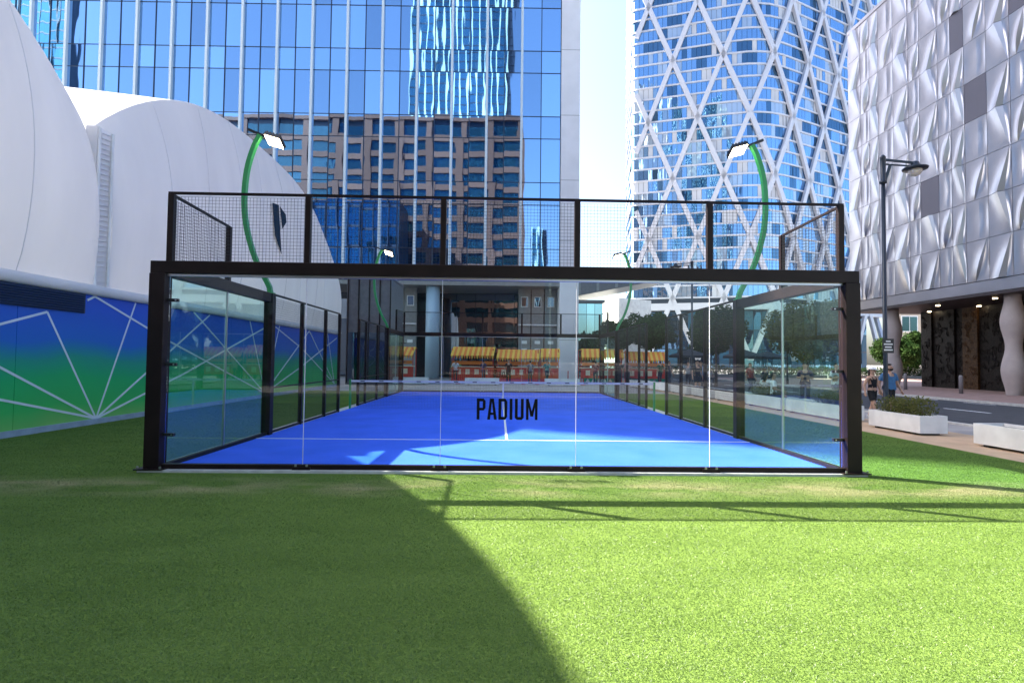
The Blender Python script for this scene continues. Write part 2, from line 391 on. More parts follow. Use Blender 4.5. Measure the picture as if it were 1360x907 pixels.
# lettering on both end walls
ch = .028
def LT(c, w_=.13, h=.31, t=.042):
    P = []
    if c == 'P': P = [[(0,0),(t,0),(t,h),(0,h)], [(t,h-t),(w_-ch,h-t),(w_,h-t),(w_-ch,h),(t,h)], [(w_-t,.17),(w_,.17),(w_,h-ch),(w_-t,h-t)], [(t,.135),(w_-ch,.135),(w_,.17),(w_-t,.172),(t,.172)]]
    if c == 'A': P = [[(0,0),(t,0),(w_/2+.008,h),(w_/2-.025,h)], [(w_-t+.012,0),(w_+.012,0),(w_/2+.032,h),(w_/2-.002,h)], [(.03,.07),(w_-.02,.07),(w_-.028,.105),(.035,.105)]]
    if c == 'D': P = [[(0,0),(t,0),(t,h),(0,h)], [(t,h-t),(w_-t,h-t),(w_,h-ch*1.5),(w_-ch,h),(t,h)], [(t,0),(w_-ch,0),(w_,ch*1.5),(w_-t,t),(t,t)], [(w_-t,t),(w_,ch*1.5),(w_,h-ch*1.5),(w_-t,h-t)]]
    if c == 'I': P = [[(0,0),(t,0),(t,h),(0,h)]]
    if c == 'U': P = [[(0,ch),(t,t),(t,h),(0,h)], [(w_-t,t),(w_,ch),(w_,h),(w_-t,h)], [(0,ch),(ch,0),(w_-ch,0),(w_,ch),(w_-t,t),(t,t)]]
    if c == 'M': P = [[(0,0),(t*.9,0),(t*.9,h),(0,h)], [(w_+.04-t*.9,0),(w_+.04,0),(w_+.04,h),(w_+.04-t*.9,h)], [(t*.9,h),(t*.3,h),((w_+.04)/2-.02,.05),((w_+.04)/2+.02,.05)], [(w_+.04-t*.3,h),(w_+.04-t*.9,h),((w_+.04)/2-.02,.05),((w_+.04)/2+.02,.05)]]
    return P
for g, sg in front:
    x = -.47
    for c, adv in zip('PADIUM', (.155,.165,.165,.078,.165,.17)):
        m = MB()
        for q, pl in enumerate(LT(c)): m.prism(pl, (lambda u, v, t: (u, -t, v)), .007, .0085 + q*.0004)
        o = m.build('letter', M['text'], g); o.location = (x*(-sg), 0, .68); o.rotation_euler = (0, 0, 0 if sg < 0 else math.pi)
        x += adv

# net
net = thing('padel_net', 'black padel net with white top tape across the blue court', 'net', (0, 10, .04))
m = MB()
for i in range(201):
    x = -4.95 + i*9.9/200; m.beam((x,0,.02), (x,0,.86), .003, .003)
for j in range(18): m.beam((-4.95,.003,.02+j*.049), (4.95,.003,.02+j*.049), .003, .003)
m.build('netting', M['net'], net)
tp = box('top_tape', (-4.97,4.97,-.012,.012,.86,.925), M['tape'], net)
for i in range(16):
    x = -4.6+i*.61; box('tape_mark', (x-.07,x+.07,-.0145,-.0125,.88,.905), M['text'], tp)
box('centre_strap', (-.025,.025,-.014,.016,.01,.86), M['tape'], net)
for s in (-1, 1): box('net_post', (s*5.0-.03,s*5.0+.03,-.03,.03,0,.95), M['green'], net)

# curved floodlights
def spline(P, n):
    P = [Vector(p) for p in P]; out = []
    for i in range(len(P)-1):
        a, b, c, d = P[max(i-1,0)], P[i], P[i+1], P[min(i+2,len(P)-1)]
        for k in range(n):
            t = k/n; out.append(.5*((2*b)+(c-a)*t+(2*a-5*b+4*c-d)*t*t+(3*b-a-3*c+d)*t**3))
    return out+[P[-1]]
def floodlight(x, y, s, label):
    t = thing('arched_floodlight', label, 'floodlight', (x, y, 0), 0 if s < 0 else math.pi, 'green arched floodlights around the court')
    # built for the left side: bows outwards to -X, head leans in to +X
    pts = [(.03,0,0+3.04), (.02,0,3.10), (-.02,0,3.22), (-.30,0,3.75), (-.50,0,4.4), (-.57,0,5.0), (-.53,0,5.65), (-.40,0,6.15), (-.27,0,6.42)]
    pts = spline(pts, 5)
    m = MB()
    for a, b in zip(pts[:-1], pts[1:]): m.beam(a, Vector(b)+(Vector(b)-Vector(a))*.02, .09, .105, (0,1,0))
    m.build('pole', M['green'], t)
    box('base_plate', (-.05,.11,-.08,.08,3.021,3.04), M['green'], t)
    MB().beam((-.52,0,6.54), (-.08,0,6.36), .05, .07, (0,1,0)).build('bracket', M['black'], t)
    hd = MB().beam((-.18,0,.063), (.18,0,-.063), .31, .08).build('lamp_head', M['black'], t)
    hd.location = (.04,0,6.32); hd.rotation_euler = (R(24)*s,0,0)
    MB().beam((-.172,0,.012), (.155,0,-.103), .275, .014).build('lens', M['lamp'], hd)
    m = MB()
    for q in range(5): m.beam((-.15+q*.07,0,.115-q*.0245), (-.13+q*.07,0,.108-q*.0245), .27, .05)
    m.build('cooling_fins', M['black'], hd)
floodlight(-5.06, 3.62, -1, 'green arched floodlight standing nearest on the left, before the white membrane hall')
floodlight(5.06, 3.62, 1, 'green arched floodlight standing nearest on the right, before the diagrid tower')
floodlight(-5.06, 15.91, -1, 'small far green floodlight at the left, before the blue glass office tower')
floodlight(5.06, 15.91, 1, 'small far green floodlight at the right, near the diagrid tower base')

# ================================================================== MEMBRANE HALL
def arch(Y):
    if Y < 5.57: u = min(1, abs(Y+4.6)/10.17); return 7.25 + 3.28*(1-u**3.2)
    u = min(1, abs(Y-15.75)/10.18); return 7.25 + 3.4*(1-u**3.0)
hall = thing('membrane_hall', 'tall white inflated membrane sports hall left of the court', 'sports hall')
XW = -10.0
def facade(y0, y1, ny):
    m = MB(); nz = 14
    for i in range(ny+1):
        Y = y0+(y1-y0)*i/ny; top = arch(Y)
        for j in range(nz+1):
            v = j/nz; z = 3.32+(top-3.32)*v
            e = math.sin(math.pi*min(1, max(0, (Y-y0)/(y1-y0))))**.5
            b = .30*math.sin(math.pi*v**.8)*(.35+.65*e)-.45*v**4
            m.v.append((XW+b, Y, z))
    for i in range(ny):
        for j in range(nz):
            a = i*(nz+1)+j; m.f.append((a, a+nz+1, a+nz+2, a+1)); m.m.append(0)
    return m
for a, b, n in ((-14.7,-9.5,8), (-9.5,-4.3,8), (-4.3,.8,10), (.8,5.35,12), (5.8,10.4,14), (10.4,14.6,12), (14.6,18.9,12), (18.9,22.6,12), (22.6,25.9,12)):
    facade(a, b, n).build('membrane_panel', M['fabric'], hall, True)
# laced strip in the valley
st = box('laced_strip', (XW-.30,XW-.02,5.33,5.82,3.3,7.28), M['fabric'], hall)
m = MB()
for i in range(30):
    z = 3.45+i*.127; m.beam((XW+.0,5.36,z), (XW+.0,5.79,z+.06), .03, .02)
m.build('lacing', M['white'], st)
for Y in (5.35, 5.80): MB().tube([(XW+.03,Y,3.3), (XW+.03,Y,7.25)], .035, 8).build('edge_rope', M['white'], st)
# seams
PR = ((-14.7,-9.5), (-9.5,-4.3), (-4.3,.8), (.8,5.35), (5.8,10.4), (10.4,14.6), (14.6,18.9), (18.9,22.6), (22.6,25.9))
def SB(Y):
    for a, b in PR:
        if a <= Y <= b: return .35+.65*math.sin(math.pi*min(1, max(0, (Y-a)/(b-a))))**.5
    return .35
M['seam'] = mat('weld_seam', (.66,.66,.69), .7)
for Y in (-2.0, .8, 3.2, 8.0, 10.4, 12.5, 14.6, 16.7, 18.9, 20.8, 22.6):
    t_ = arch(Y); m = MB(); m.tube([(XW+.30*math.sin(math.pi*v**.8)*SB(Y)-.45*v**4+.004, Y, 3.32+(t_-3.32)*v) for v in np.linspace(0,1,15)], .010, 6)
    m.build('seam', M['seam'], hall)
# roof vaults
for y0, y1, yc in ((-14.77,5.57,-4.6), (5.57,25.93,15.75)):
    m = MB(); ny, nx = 36, 16
    for i in range(ny+1):
        Y = y0+(y1-y0)*i/ny; top = arch(Y); hh = (top-7.25)
        for j in range(nx+1):
            s = j/nx*28; k = math.sin(min(1, s/12)*math.pi/2) if s < 14 else math.cos((s-14)/14*math.pi/2)
            z = 7.25*(1 if s < 18 else max(0, 1-(s-18)/10)) + hh*(1+.32*k if s < 14 else 1.32*k) - (.0 if s else 0)
            m.v.append((XW-.45-s, Y, z))
    for i in range(ny):
        for j in range(nx):
            a = i*(nx+1)+j; m.f.append((a, a+1, a+nx+2, a+nx+1)); m.m.append(0)
    m.build('roof_vault', M['fabric'], hall, True)
box('end_wall', (-38,XW-.35,25.8,25.92,0,7.2), M['fabric'], hall)
# roll along the foot of the membrane
MB().tube([(XW+.02,y,3.24) for y in np.linspace(-14.7,25.9,30)], .13, 10).build('foot_roll', M['fabric'], hall, True)
# emblem
def on_wall(u, v, t):
    top = arch(u); q = (v-3.32)/(top-3.32); b = .30*math.sin(math.pi*q**.8)-.45*q**4
    return (XW+b+.03+t, u, v)
em = MB().prism([(15.20,8.22),(15.90,8.33),(15.93,6.16),(15.22,6.84)], on_wall, 0, .006).build('emblem', M['navy'], hall)
MB().prism([(16.02,8.30),(16.62,8.10),(16.60,7.74),(16.06,7.32)], on_wall, 0, .006).build('emblem', M['navy'], hall)

# mural wall
mw = thing('mural_wall', 'blue to green painted wall with white line pattern below the white hall', 'mural wall')
for y in np.arange(-14.7, 25.8, 4.5):
    box('wall_panel', (XW-.25,XW,y,min(y+4.488,25.9),.12,3.12), M['mural'], mw)
box('plinth', (XW-.2,XW+.05,-14.7,25.9,-.02,.13), M['plinth'], mw)
box('coping', (XW-.25,XW+.06,-14.7,25.9,3.12,3.165), M['white'], mw)
fans = [((5.61,.13),(4.03,2.6)), ((4.03,2.6),(1.9,1.95)), ((5.61,.13),(6.93,3.1)), ((5.61,.13),(1.2,2.25)), ((5.61,.13),(.6,1.35)),
        ((5.61,.13),(10.76,3.09)), ((5.61,.13),(9.2,1.10)), ((5.41,3.1),(8.49,2.12)), ((8.49,2.12),(15.33,.18)), ((9.76,3.1),(15.33,.18)),
        ((13.77,3.1),(15.33,.18)), ((15.31,2.96),(9.05,1.05)), ((16.27,3.02),(19.58,2.14)), ((5.17,2.98),(5.41,3.1)), ((19.58,2.14),(25.1,.18)),
        ((15.33,.18),(16.7,3.1)), ((15.33,.18),(20.6,3.09)), ((15.33,.18),(19.4,1.2)), ((20.6,3.05),(25.1,.18)), ((23.6,3.1),(25.1,.18)), ((25.4,2.9),(19.0,1.1))]
for q, ((a, b), (c, d)) in enumerate(fans):
    e = .004+.0012*q; wd = .025; L_ = math.hypot(c-a, d-b); nx, nz = -(d-b)/L_*wd, (c-a)/L_*wd
    MB().prism([(a+nx,b+nz),(a-nx,b-nz),(c-nx,d-nz),(c+nx,d+nz)], lambda u, v, t: (XW+t, u, v), -.001, e).build('painted_line', M['muralline'], mw)
lv = box('louvre', (XW-.02,XW+.03,-3.0,5.09,2.66,3.11), M['louvre'], mw)
for i in range(8): MB().beam((XW+.035,-2.95,2.70+i*.052), (XW+.035,5.05,2.70+i*.052), .06, .012, (0.5,0,.9)).build('slat', M['louvre'], lv)

# dark pavilion past the hall
pv = thing('entrance_pavilion', 'dark grey glazed entrance block past the far end of the white hall', 'pavilion')
M['dkgrey'] = mat('dark_grey_cladding', (.13,.125,.14), .45, var=.1); M['dkglass'] = mirror_glass('dark_pavilion_glass', (.25,.32,.42), (.01,.015,.03), .5)
box('wall', (-10.2,-7.35,28.2,33,0,7.0), M['dkgrey'], pv)
for i in range(4):
    x = -10.1+i*.69; box('window', (x+.03,x+.64,28.12,28.21,.2,3.4), M['dkglass'], pv)
for i in range(5): box('mullion', (-10.12+i*.69,-10.06+i*.69,28.1,28.2,.1,6.9), M['frame'], pv)
box('roof_edge', (-10.25,-7.3,28.1,33.1,7.0,7.15), M['dkgrey'], pv)

# ================================================================== BLUE GLASS OFFICE TOWER
M['bluepane'] = mirror_glass('blue_facade_glass', (.40,.66,1.0), (.006,.03,.10), .80, wav=.0022, wscale=.8, rnd=.30)
M['fin'] = mat('pale_metal_fin', (.62,.70,.74), .35)
M['mull'] = mat('dark_mullion', (.015,.025,.05), .4)
M['pier'] = mat('pale_stone_pier', (.80,.78,.80), .6, var=.05, scale=.6)
M['greypan'] = mat('grey_metal_cladding', (.26,.26,.25), .5, var=.08)
M['lobby'] = mirror_glass('lobby_glass', (.55,.62,.70), (.02,.022,.03), .55, wav=.006, wscale=.8, rnd=.15)
M['bluecol'] = mat('pale_blue_column', (.36,.50,.60), .35)
tw = thing('glass_office_tower', 'blue mirrored glass office tower with pale vertical fins behind the court', 'office tower', (0,40,0), R(-.8))
zs = [8.6, 9.48]
while zs[-1] < 118: zs.append(zs[-1] + (2.0 if len(zs) % 2 == 0 else 3.92))
xs = [5.065, 3.33, 1.594]
while xs[-1] > -65: xs.append(xs[-1] - 1.55)
XL = xs[-1]
box('core', (XL,5.0,.25,22,8.6,122), M['mull'], tw)
pane_me = {}
far_panes = MB()
cam_p = Vector((-.15,-8.18,1.65))
for i in range(len(xs)-1):
    x1, x0 = xs[i], xs[i+1]; w_ = round(x1-x0, 3)
    for j in range(len(zs)-1):
        z0, z1 = zs[j], zs[j+1]; h = round(z1-z0, 3)
        # is this pane in the picture, above the white hall?
        c = Vector(((x0+x1)/2, 40, z1)); t = (-10-cam_p.x)/(c.x-cam_p.x) if c.x < -10 else 9
        q = cam_p+(c-cam_p)*t
        show = z0 < 33.5 and x1 > -41.5 and z0 > 8.9 and (t > 1 or q.y > 25.9 or q.z > arch(q.y))
        rx, rz = random.gauss(0, .0016), random.gauss(0, .0020)
        if show:
            key = (w_, h)
            if key not in pane_me: pane_me[key] = MB().box(-w_/2+.025, w_/2-.025, 0, .03, .025-h/2, h/2-.025).mesh('pane', M['bluepane'])
            link('pane', pane_me[key], tw, ((x0+x1)/2, .06, (z0+z1)/2), (rx, 0, rz))
        else:
            a, b, e, f = (x0+.025,z0+.025), (x1-.025,z0+.025), (x1-.025,z1-.025), (x0+.025,z1-.025)
            far_panes.quad((a[0],.06,a[1]), (b[0],.06,b[1]), (e[0],.06,e[1]), (f[0],.06,f[1]))
fp = far_panes.build('upper_panes', M['bluepane'], tw); fp['kind'] = 'stuff'
for j, z in enumerate(zs): box('transom', (XL,5.065,.03,.2,z-.03,z+.03), M['mull'], tw)
for i, x in enumerate(xs):
    if i % 2 == 0 and i > 0: box('fin', (x-.10,x+.10,-.24,.22,8.6,121), M['fin'], tw)
    else: box('mullion', (x-.035,x+.035,.0,.21,8.6,120), M['mull'], tw)
pr = box('corner_pier', (5.10,6.75,-.15,22,0,123), M['pier'], tw)
for z in (3.5, 8.6, 12.2, 17.6, 23.4, 29.3, 35.2): box('panel_joint', (5.09,6.76,-.154,.0,z-.02,z+.02), M['greypan'], pr)
box('soffit', (XL,5.1,-.1,12,8.2,8.55), M['greypan'], tw)
box('lobby_wall', (XL,5.09,6.1,20,0,8.2), M['mull'], tw)
for i in range(16):
    x = 5.0-i*1.9; box('lobby_pane', (x-1.86,x,6.0,6.09,.1,8.15), M['lobby'], tw)
for x0, x1 in ((-10.0,-8.9), (-8.85,-7.75), (1.55,2.65), (2.75,3.85), (3.95,5.05)):
    p = box('clad_panel', (x0,x1,2.0,2.4,0,8.2), M['greypan'], tw)
    f = box('window', (x0+.22,x1-.22,1.96,2.0,6.55,7.5), M['white'], p); box('glazing', (x0+.29,x1-.29,1.94,1.959,6.62,7.43), M['dkglass'], f)
    box('ledge', (x0-.03,x1+.03,1.8,2.0,4.85,4.98), M['white'], p)
    for z in (3.2, 2.5): box('vent', (x0+.3,x1-.3,1.96,1.998,z,z+.28), M['white'], p)
MB().lathe([(.62,0),(.62,8.2)], (-6.1,.8,0), 24).build('round_column', M['bluecol'], tw, True)
MB().lathe([(.62,0),(.62,8.2)], (-19,.8,0), 24).build('round_column', M['bluecol'], tw, True)
# right hand wing behind the pier
wg = thing('teal_glass_annex', 'low teal glass block right of the pale tower pier', 'annex', (0,52,0))
M['teal'] = mirror_glass('teal_glass', (.45,.75,.85), (.02,.06,.08), .7, rnd=.3)
box('core', (7.6,11.2,.1,8,0,8.1), M['mull'], wg)
for i in range(4): box('pane', (7.62+i*.9,8.48+i*.9,.0,.09,.1,8.0), M['teal'], wg)
box('roof_slab', (7.5,11.4,-.2,8,8.1,8.4), M['dkgrey'], wg)
wp = thing('white_pavilion', 'white walled pavilion with black framed board right of the tower', 'pavilion', (14,72,0), R(-62))
box('wall', (-9,5,0,6,0,10.5), M['white'], wp)
bd = box('board', (-3.2,-.4,-.06,0,1.6,5.2), M['frame'], wp); box('sheet', (-3.0,-.6,-.08,-.061,1.8,5.0), M['white'], bd)
cn = thing('grey_canopy', 'sloping dark grey canopy above the white pavilion', 'canopy', (0,58,0))
MB().prism([(7.4,9.0),(20,11.6),(20,12.6),(7.4,12.6)], lambda u, v, t: (u,t,v), -2, 6).build('slab', M['dkgrey'], cn)
for i in range(5): MB().prism([(9+i*2.2,9.45+i*.454),(9.3+i*2.2,9.5+i*.454),(9.3+i*2.2,12.5),(9+i*2.2,12.5)], lambda u, v, t: (u,t,v), -2.06, -2.001).build('canopy_rib', M['greypan'], cn)

# ================================================================== DIAGRID TOWER
M['dgpan'] = [mirror_glass('tower_glass_blue', (.34,.58,.90), (.02,.07,.17), .70, rnd=0, wav=.02), mirror_glass('tower_glass_pale', (.62,.80,.98), (.30,.36,.44), .40, rnd=0, wav=.02),
              mirror_glass('tower_glass_dark', (.15,.30,.48), (.006,.015,.03), .6, rnd=0, wav=.02), mat('tower_curtain', (.52,.55,.60), .5), mat('tower_teal_spandrel', (.03,.14,.24), .2)]
M['brace'] = mat('pale_metal_brace', (.60,.61,.66), .42, .25)
dg = thing('diagrid_tower', 'tall curved blue glass tower wrapped in a white diagonal lattice', 'tower', (67,132,0))
raw = [(-27,34), (-31,9.6), (-30,9.0), (-12,2.9), (-7,1.3), (-3,.3), (0,0), (3,.2), (7,1.3), (12,3.6), (46,20), (46,36)]
def arc_pts(off=0):
    P = [Vector((a,b,0)) for a, b in raw]; out = []
    for i, p in enumerate(P):
        d = (P[min(i+1,len(P)-1)]-P[max(i-1,0)]).normalized(); n = Vector((d.y,-d.x,0)); out.append(p+n*off)
    return out
def arc_len(P):
    L_ = [0]
    for a, b in zip(P[:-1], P[1:]): L_.append(L_[-1]+(b-a).length)
    return L_
P0 = arc_pts(0); L0 = arc_len(P0); S0 = L0[6]
def at_s(s, off=0):
    s = min(max(s+S0, 0.01), L0[-1]-.01)
    for i in range(len(L0)-1):
        if s <= L0[i+1]:
            t = (s-L0[i])/(L0[i+1]-L0[i]); A = arc_pts(off) if off not in cache else cache[off]; cache[off] = A
            return A[i].lerp(A[i+1], t)
cache = {}
FL = 3.22; NF = 34; s0, s1 = -S0+.1, L0[-1]-S0-.1
nb = int((s1-s0)/1.25)
core = MB()
Pc = arc_pts(-.5)
core.prism([(p.x,p.y) for p in Pc], lambda u, v, t: (u,v,t), 16.0, 18.7+NF*FL); core.build('core', M['mull'], dg)
for fl in range(NF):
    z0 = 18.7+fl*FL; g = MB(); rr = random.Random(fl)
    typ = 0
    for b in range(nb):
        sa, sb = s0+(s1-s0)*b/nb, s0+(s1-s0)*(b+1)/nb
        if rr.random() < .55: typ = rr.choices((0,1,2,3), (.62,.17,.14,.07))[0]
        a = at_s(sa+.04); c = at_s(sb-.04); k = rr.gauss(0,.02); q = rr.gauss(0,.015)
        nrm = Vector(((c-a).y, -(c-a).x, 0)).normalized()
        g.quad((a.x+nrm.x*k,a.y+nrm.y*k,z0+.40), (c.x-nrm.x*k,c.y-nrm.y*k,z0+.40), (c.x-nrm.x*(k+q),c.y-nrm.y*(k+q),z0+FL-.02), (a.x+nrm.x*(k-q),a.y+nrm.y*(k-q),z0+FL-.02), typ)
    o = g.build('floor_glazing', M['dgpan'], dg); o['kind'] = 'stuff'
    m = MB(); A, B = arc_pts(.22), arc_pts(-.3)
    for i in range(len(A)-1):
        for (pa, pb, zz) in ((A[i],A[i+1],0),):
            m.quad((pa.x,pa.y,z0-.02), (pb.x,pb.y,z0-.02), (pb.x,pb.y,z0+.40), (pa.x,pa.y,z0+.40))
        m.quad((A[i].x,A[i].y,z0+.40), (A[i+1].x,A[i+1].y,z0+.40), (B[i+1].x,B[i+1].y,z0+.40), (B[i].x,B[i].y,z0+.40))
        m.quad((B[i].x,B[i].y,z0-.02), (B[i+1].x,B[i+1].y,z0-.02), (A[i+1].x,A[i+1].y,z0-.02), (A[i].x,A[i].y,z0-.02))
    m.build('floor_band', M['brace'], dg)
HP = 16.1
for r in range(-1, 7):
    za = 18.7+HP*r; zb = za+HP; off = 3.85 if r % 2 == 0 else 3.85-6.4
    if r < 0: za = max(za, -.1)
    for k_ in range(-7, 5):
        s = off+12.8*k_
        for d in (-6.4, 6.4):
            if not (s0 <= s <= s1) or not (s0 <= s+d <= s1): continue
            m = MB(); n = 8; sc = L0[2]-S0
            for i in range(n):
                t0, t1 = i/n, (i+1)/n
                if (s+d*t0 < sc) != (s+d*t1 < sc) or s+d*(t0+t1)/2 < sc: continue
                a = at_s(s+d*t0, .55); b = at_s(s+d*t1, .55)
                m.beam((a.x,a.y,za+(zb-za)*t0), (b.x,b.y,za+(zb-za)*t1), 1.2, .8, (b-a).cross(Vector((0,0,1))).normalized() if False else Vector(((b-a).y,-(b-a).x,0)).normalized())
            if m.v: m.build('lattice_brace', M['brace'], dg)
m = MB(); A, B = arc_pts(.9), arc_pts(-1)
for i in range(len(A)-1):
    m.quad((A[i].x,A[i].y,15.6), (A[i+1].x,A[i+1].y,15.6), (A[i+1].x,A[i+1].y,17.4), (A[i].x,A[i].y,17.4)); m.quad((A[i].x,A[i].y,15.6), (B[i].x,B[i].y,15.6), (B[i+1].x,B[i+1].y,15.6), (A[i+1].x,A[i+1].y,15.6))
    m.quad((A[i].x,A[i].y,17.4), (A[i+1].x,A[i+1].y,17.4), (B[i+1].x,B[i+1].y,17.4), (B[i].x,B[i].y,17.4))
m.build('transfer_beam', M['brace'], dg)
Pl = arc_pts(-4); base = MB().prism([(p.x,p.y) for p in Pl], lambda u, v, t: (u,v,t), -.03, 15.9).build('lobby_wall', M['mull'], dg)
for i in range(len(Pl)-1):
    a, b = Pl[i], Pl[i+1]; n = max(1, int((b-a).length/2.4))
    for q in range(n):
        c, e = a.lerp(b, (q+.03)/n), a.lerp(b, (q+.97)/n); nn = Vector(((e-c).y,-(e-c).x,0)).normalized()*.06
        for zz0, zz1 in ((.2,5.2), (5.4,10.3), (10.5,15.5)):
            MB().quad((c.x+nn.x,c.y+nn.y,zz0), (e.x+nn.x,e.y+nn.y,zz0), (e.x+nn.x,e.y+nn.y,zz1), (c.x+nn.x,c.y+nn.y,zz1)).build('lobby_pane', M['dgpan'][random.choice((0,2,2,4))], dg)

# ================================================================== FOLDED METAL PANEL BUILDING
M['panel'] = mat('brushed_aluminium', (.46,.44,.465), .31, .9, var=.06, scale=.8)
M['panel2'] = mat('dark_perforated_panel', (.16,.15,.18), .5, .5)
M['soffit'] = mat('dark_soffit', (.035,.025,.028), .5)
M['col'] = mat('cast_concrete_column', (.42,.36,.35), .7, var=.06, scale=2)
M['carved'] = mat('dark_carved_panel', (.006,.0045,.004), .4, col2=(.022,.016,.014), scale=7, bump=1, bscale=9, spec=.2)
M['gold'] = mat('bronze_carved_panel', (.03,.013,.006), .4, col2=(.10,.05,.02), scale=8, bump=1, bscale=9, spec=.25)
mb_ = thing('folded_metal_building', 'pale building of folded brushed metal panels raised over the street', 'building', (26.6,0,0))
Y0, Y1, Z0, Z1 = -8.0, 33.0, 6.35, 27.0
box('wall', (.35,28,Y0,Y1,5.72,Z1-.05), M['panel2'], mb_)
box('fascia', (-.06,.349,Y0,Y1,5.7,6.33), M['panel'], mb_)
NR = 9; RH = (Z1-Z0)/NR
wid = [1.45, .95, .95, 1.45, 1.40, .95]
def panel_mesh(w_, kind, row):
    """local: Y from 0 (near) to w_, Z 0..RH, outwards is -X"""
    m = MB(); nv = 12; tn = math.tan(R(44)); g = .012; W_ = w_-2*g; amp = .13+.06*row
    left, mid, right = [], [], []
    for j in range(nv+1):
        v = j/nv; q = 1-v if kind in ('slash','down') else v
        if kind == 'slash': D = amp*math.sin(math.pi*q)**.8*(.35+.65*q)*1.25; ur = .10+.50*q
        elif kind in ('up','down'): D = amp*q**.9*1.15; ur = .05+.42*q
        else: D = 0; ur = .4
        D = max(D, .001); ul = ur-D/(tn*W_); dl = 0
        if ul < .02: ul = .02; dl = max(0, D-(ur-ul)*W_*tn)
        hol = .05*math.sin(math.pi*v) if kind != 'flat' else 0
        z = g+(RH-2*g)*v; P = lambda u, d: (-.10-d, g+W_*u, z)
        left.append([P(1-(1-ur)*i/6, D*(i/6)**1.5-hol*.5*math.sin(math.pi*i/6)) for i in range(7)])
        mid.append([P(ur+(ul-ur)*i/3, D+(dl-D)*i/3) for i in range(4)])
        right.append([P(ul*(1-i/4), dl*(1-i/4)-hol*math.sin(math.pi*i/4)) for i in range(5)])
    bot, top, far_, near = [], [], [], []
    for blk in (left, mid, right):
        n0 = len(m.v); k_ = len(blk[0])
        for r_ in blk: m.v += r_
        for j in range(nv):
            for i in range(k_-1): m.f.append((n0+j*k_+i, n0+j*k_+i+1, n0+(j+1)*k_+i+1, n0+(j+1)*k_+i)); m.m.append(0)
        bot += [n0+i for i in range(k_)]; top += [n0+nv*k_+i for i in range(k_)]
        if blk is left: far_ = [n0+j*k_ for j in range(nv+1)]
        if blk is right: near = [n0+j*k_+k_-1 for j in range(nv+1)]
    nf = len(m.f)
    def skirt(ids):
        b = [];
        for k in ids: b.append(len(m.v)); x, y, z = m.v[k]; m.v.append((.34,y,z)); 
        t = []
        for k in ids: t.append(len(m.v)); m.v.append(m.v[k])
        for q in range(len(ids)-1): m.f.append((t[q], t[q+1], b[q+1], b[q])); m.m.append(0)
    skirt(near); skirt(far_[::-1]); skirt(bot); skirt(top[::-1])
    me = m.mesh('facade_panel', M['panel2'] if kind == 'flat' else M['panel'])
    me.polygons.foreach_set('use_smooth', [k < nf for k in range(len(m.f))]); return me
pme = {}; y = Y1; ci = 0; plain = set([(8,6),(13,5),(14,5),(11,6),(17,7),(6,2),(12,2),(9,4),(19,5),(16,3)])
while y > Y0+.8:
    w_ = wid[ci % 6]; y -= w_
    for r in range(NR):
        if ci % 2 == 0: kind = 'up' if (r + ci//2) % 2 == 0 else 'down'
        else: kind = 'slash' if (r + ci//2) % 2 == 0 else 'far'
        if (ci, r) in plain: kind = 'flat'
        vr = (0, .5, 1)[(ci*5+r*3) % 3]; key = (w_, kind, vr)
        if key not in pme: pme[key] = panel_mesh(w_, kind, vr)
        link('facade_panel', pme[key], mb_, (0, y, Z0+r*RH))
    ci += 1
box('parapet', (-.15,28,Y0,Y1,Z1-.02,Z1+.25), M['panel'], mb_)
box('soffit', (-.05,28,Y0,Y1,5.52,5.69), M['soffit'], mb_)
for yy in np.arange(2, 32, 4.1):
    for xx in (1.5, 4.2): MB().lathe([(.11,0),(.11,.03)], (xx,yy,5.485), 12).build('downlight', M['lamp'], mb_)
for yy in (20.9, 30.0, 11.8):
    prof = [(.34,.05)]+[(.46+.10*math.cos(math.pi*2*(z-1.4)/2.65), z) for z in np.linspace(.1,5.55,30)]
    MB().lathe(prof, (1.0,yy,0), 22).build('wavy_column', M['col'], mb_, True)
# carved dark screen wall under the building
yy = 31.8; q = 0
while yy > 8:
    w_ = (1.0,1.15,.85,.62,1.2,.9)[q % 6]; yy -= w_
    o = MB().box(4.4+.12*(q % 2),4.75,yy+.02,yy+w_-.02,.09,5.52).build('screen_panel', M['gold'] if q in (4,11) else M['carved'], mb_)
    m = MB(); rr = random.Random(q)
    for k_ in range(34):
        r_ = rr.uniform(.07,.17); cy = yy+rr.uniform(r_+.04, w_-r_-.04); z = rr.uniform(.3,5.2); e = rr.uniform(3.5,6.3); a0 = rr.uniform(0,6.3)
        m.tube([(4.385+.12*(q % 2), cy+math.cos(a0+a)*r_*(1-.08*a), z+math.sin(a0+a)*r_*1.4*(1-.08*a)) for a in np.linspace(0,e,10)], [.03-.002*j for j in range(10)], 5)
    m.build('carved_relief', M['gold'] if q in (4,11) else M['carved'], o)['kind'] = 'stuff'
    q += 1
box('back_wall', (4.76,20,8,31.9,.09,5.52), M['soffit'], mb_)

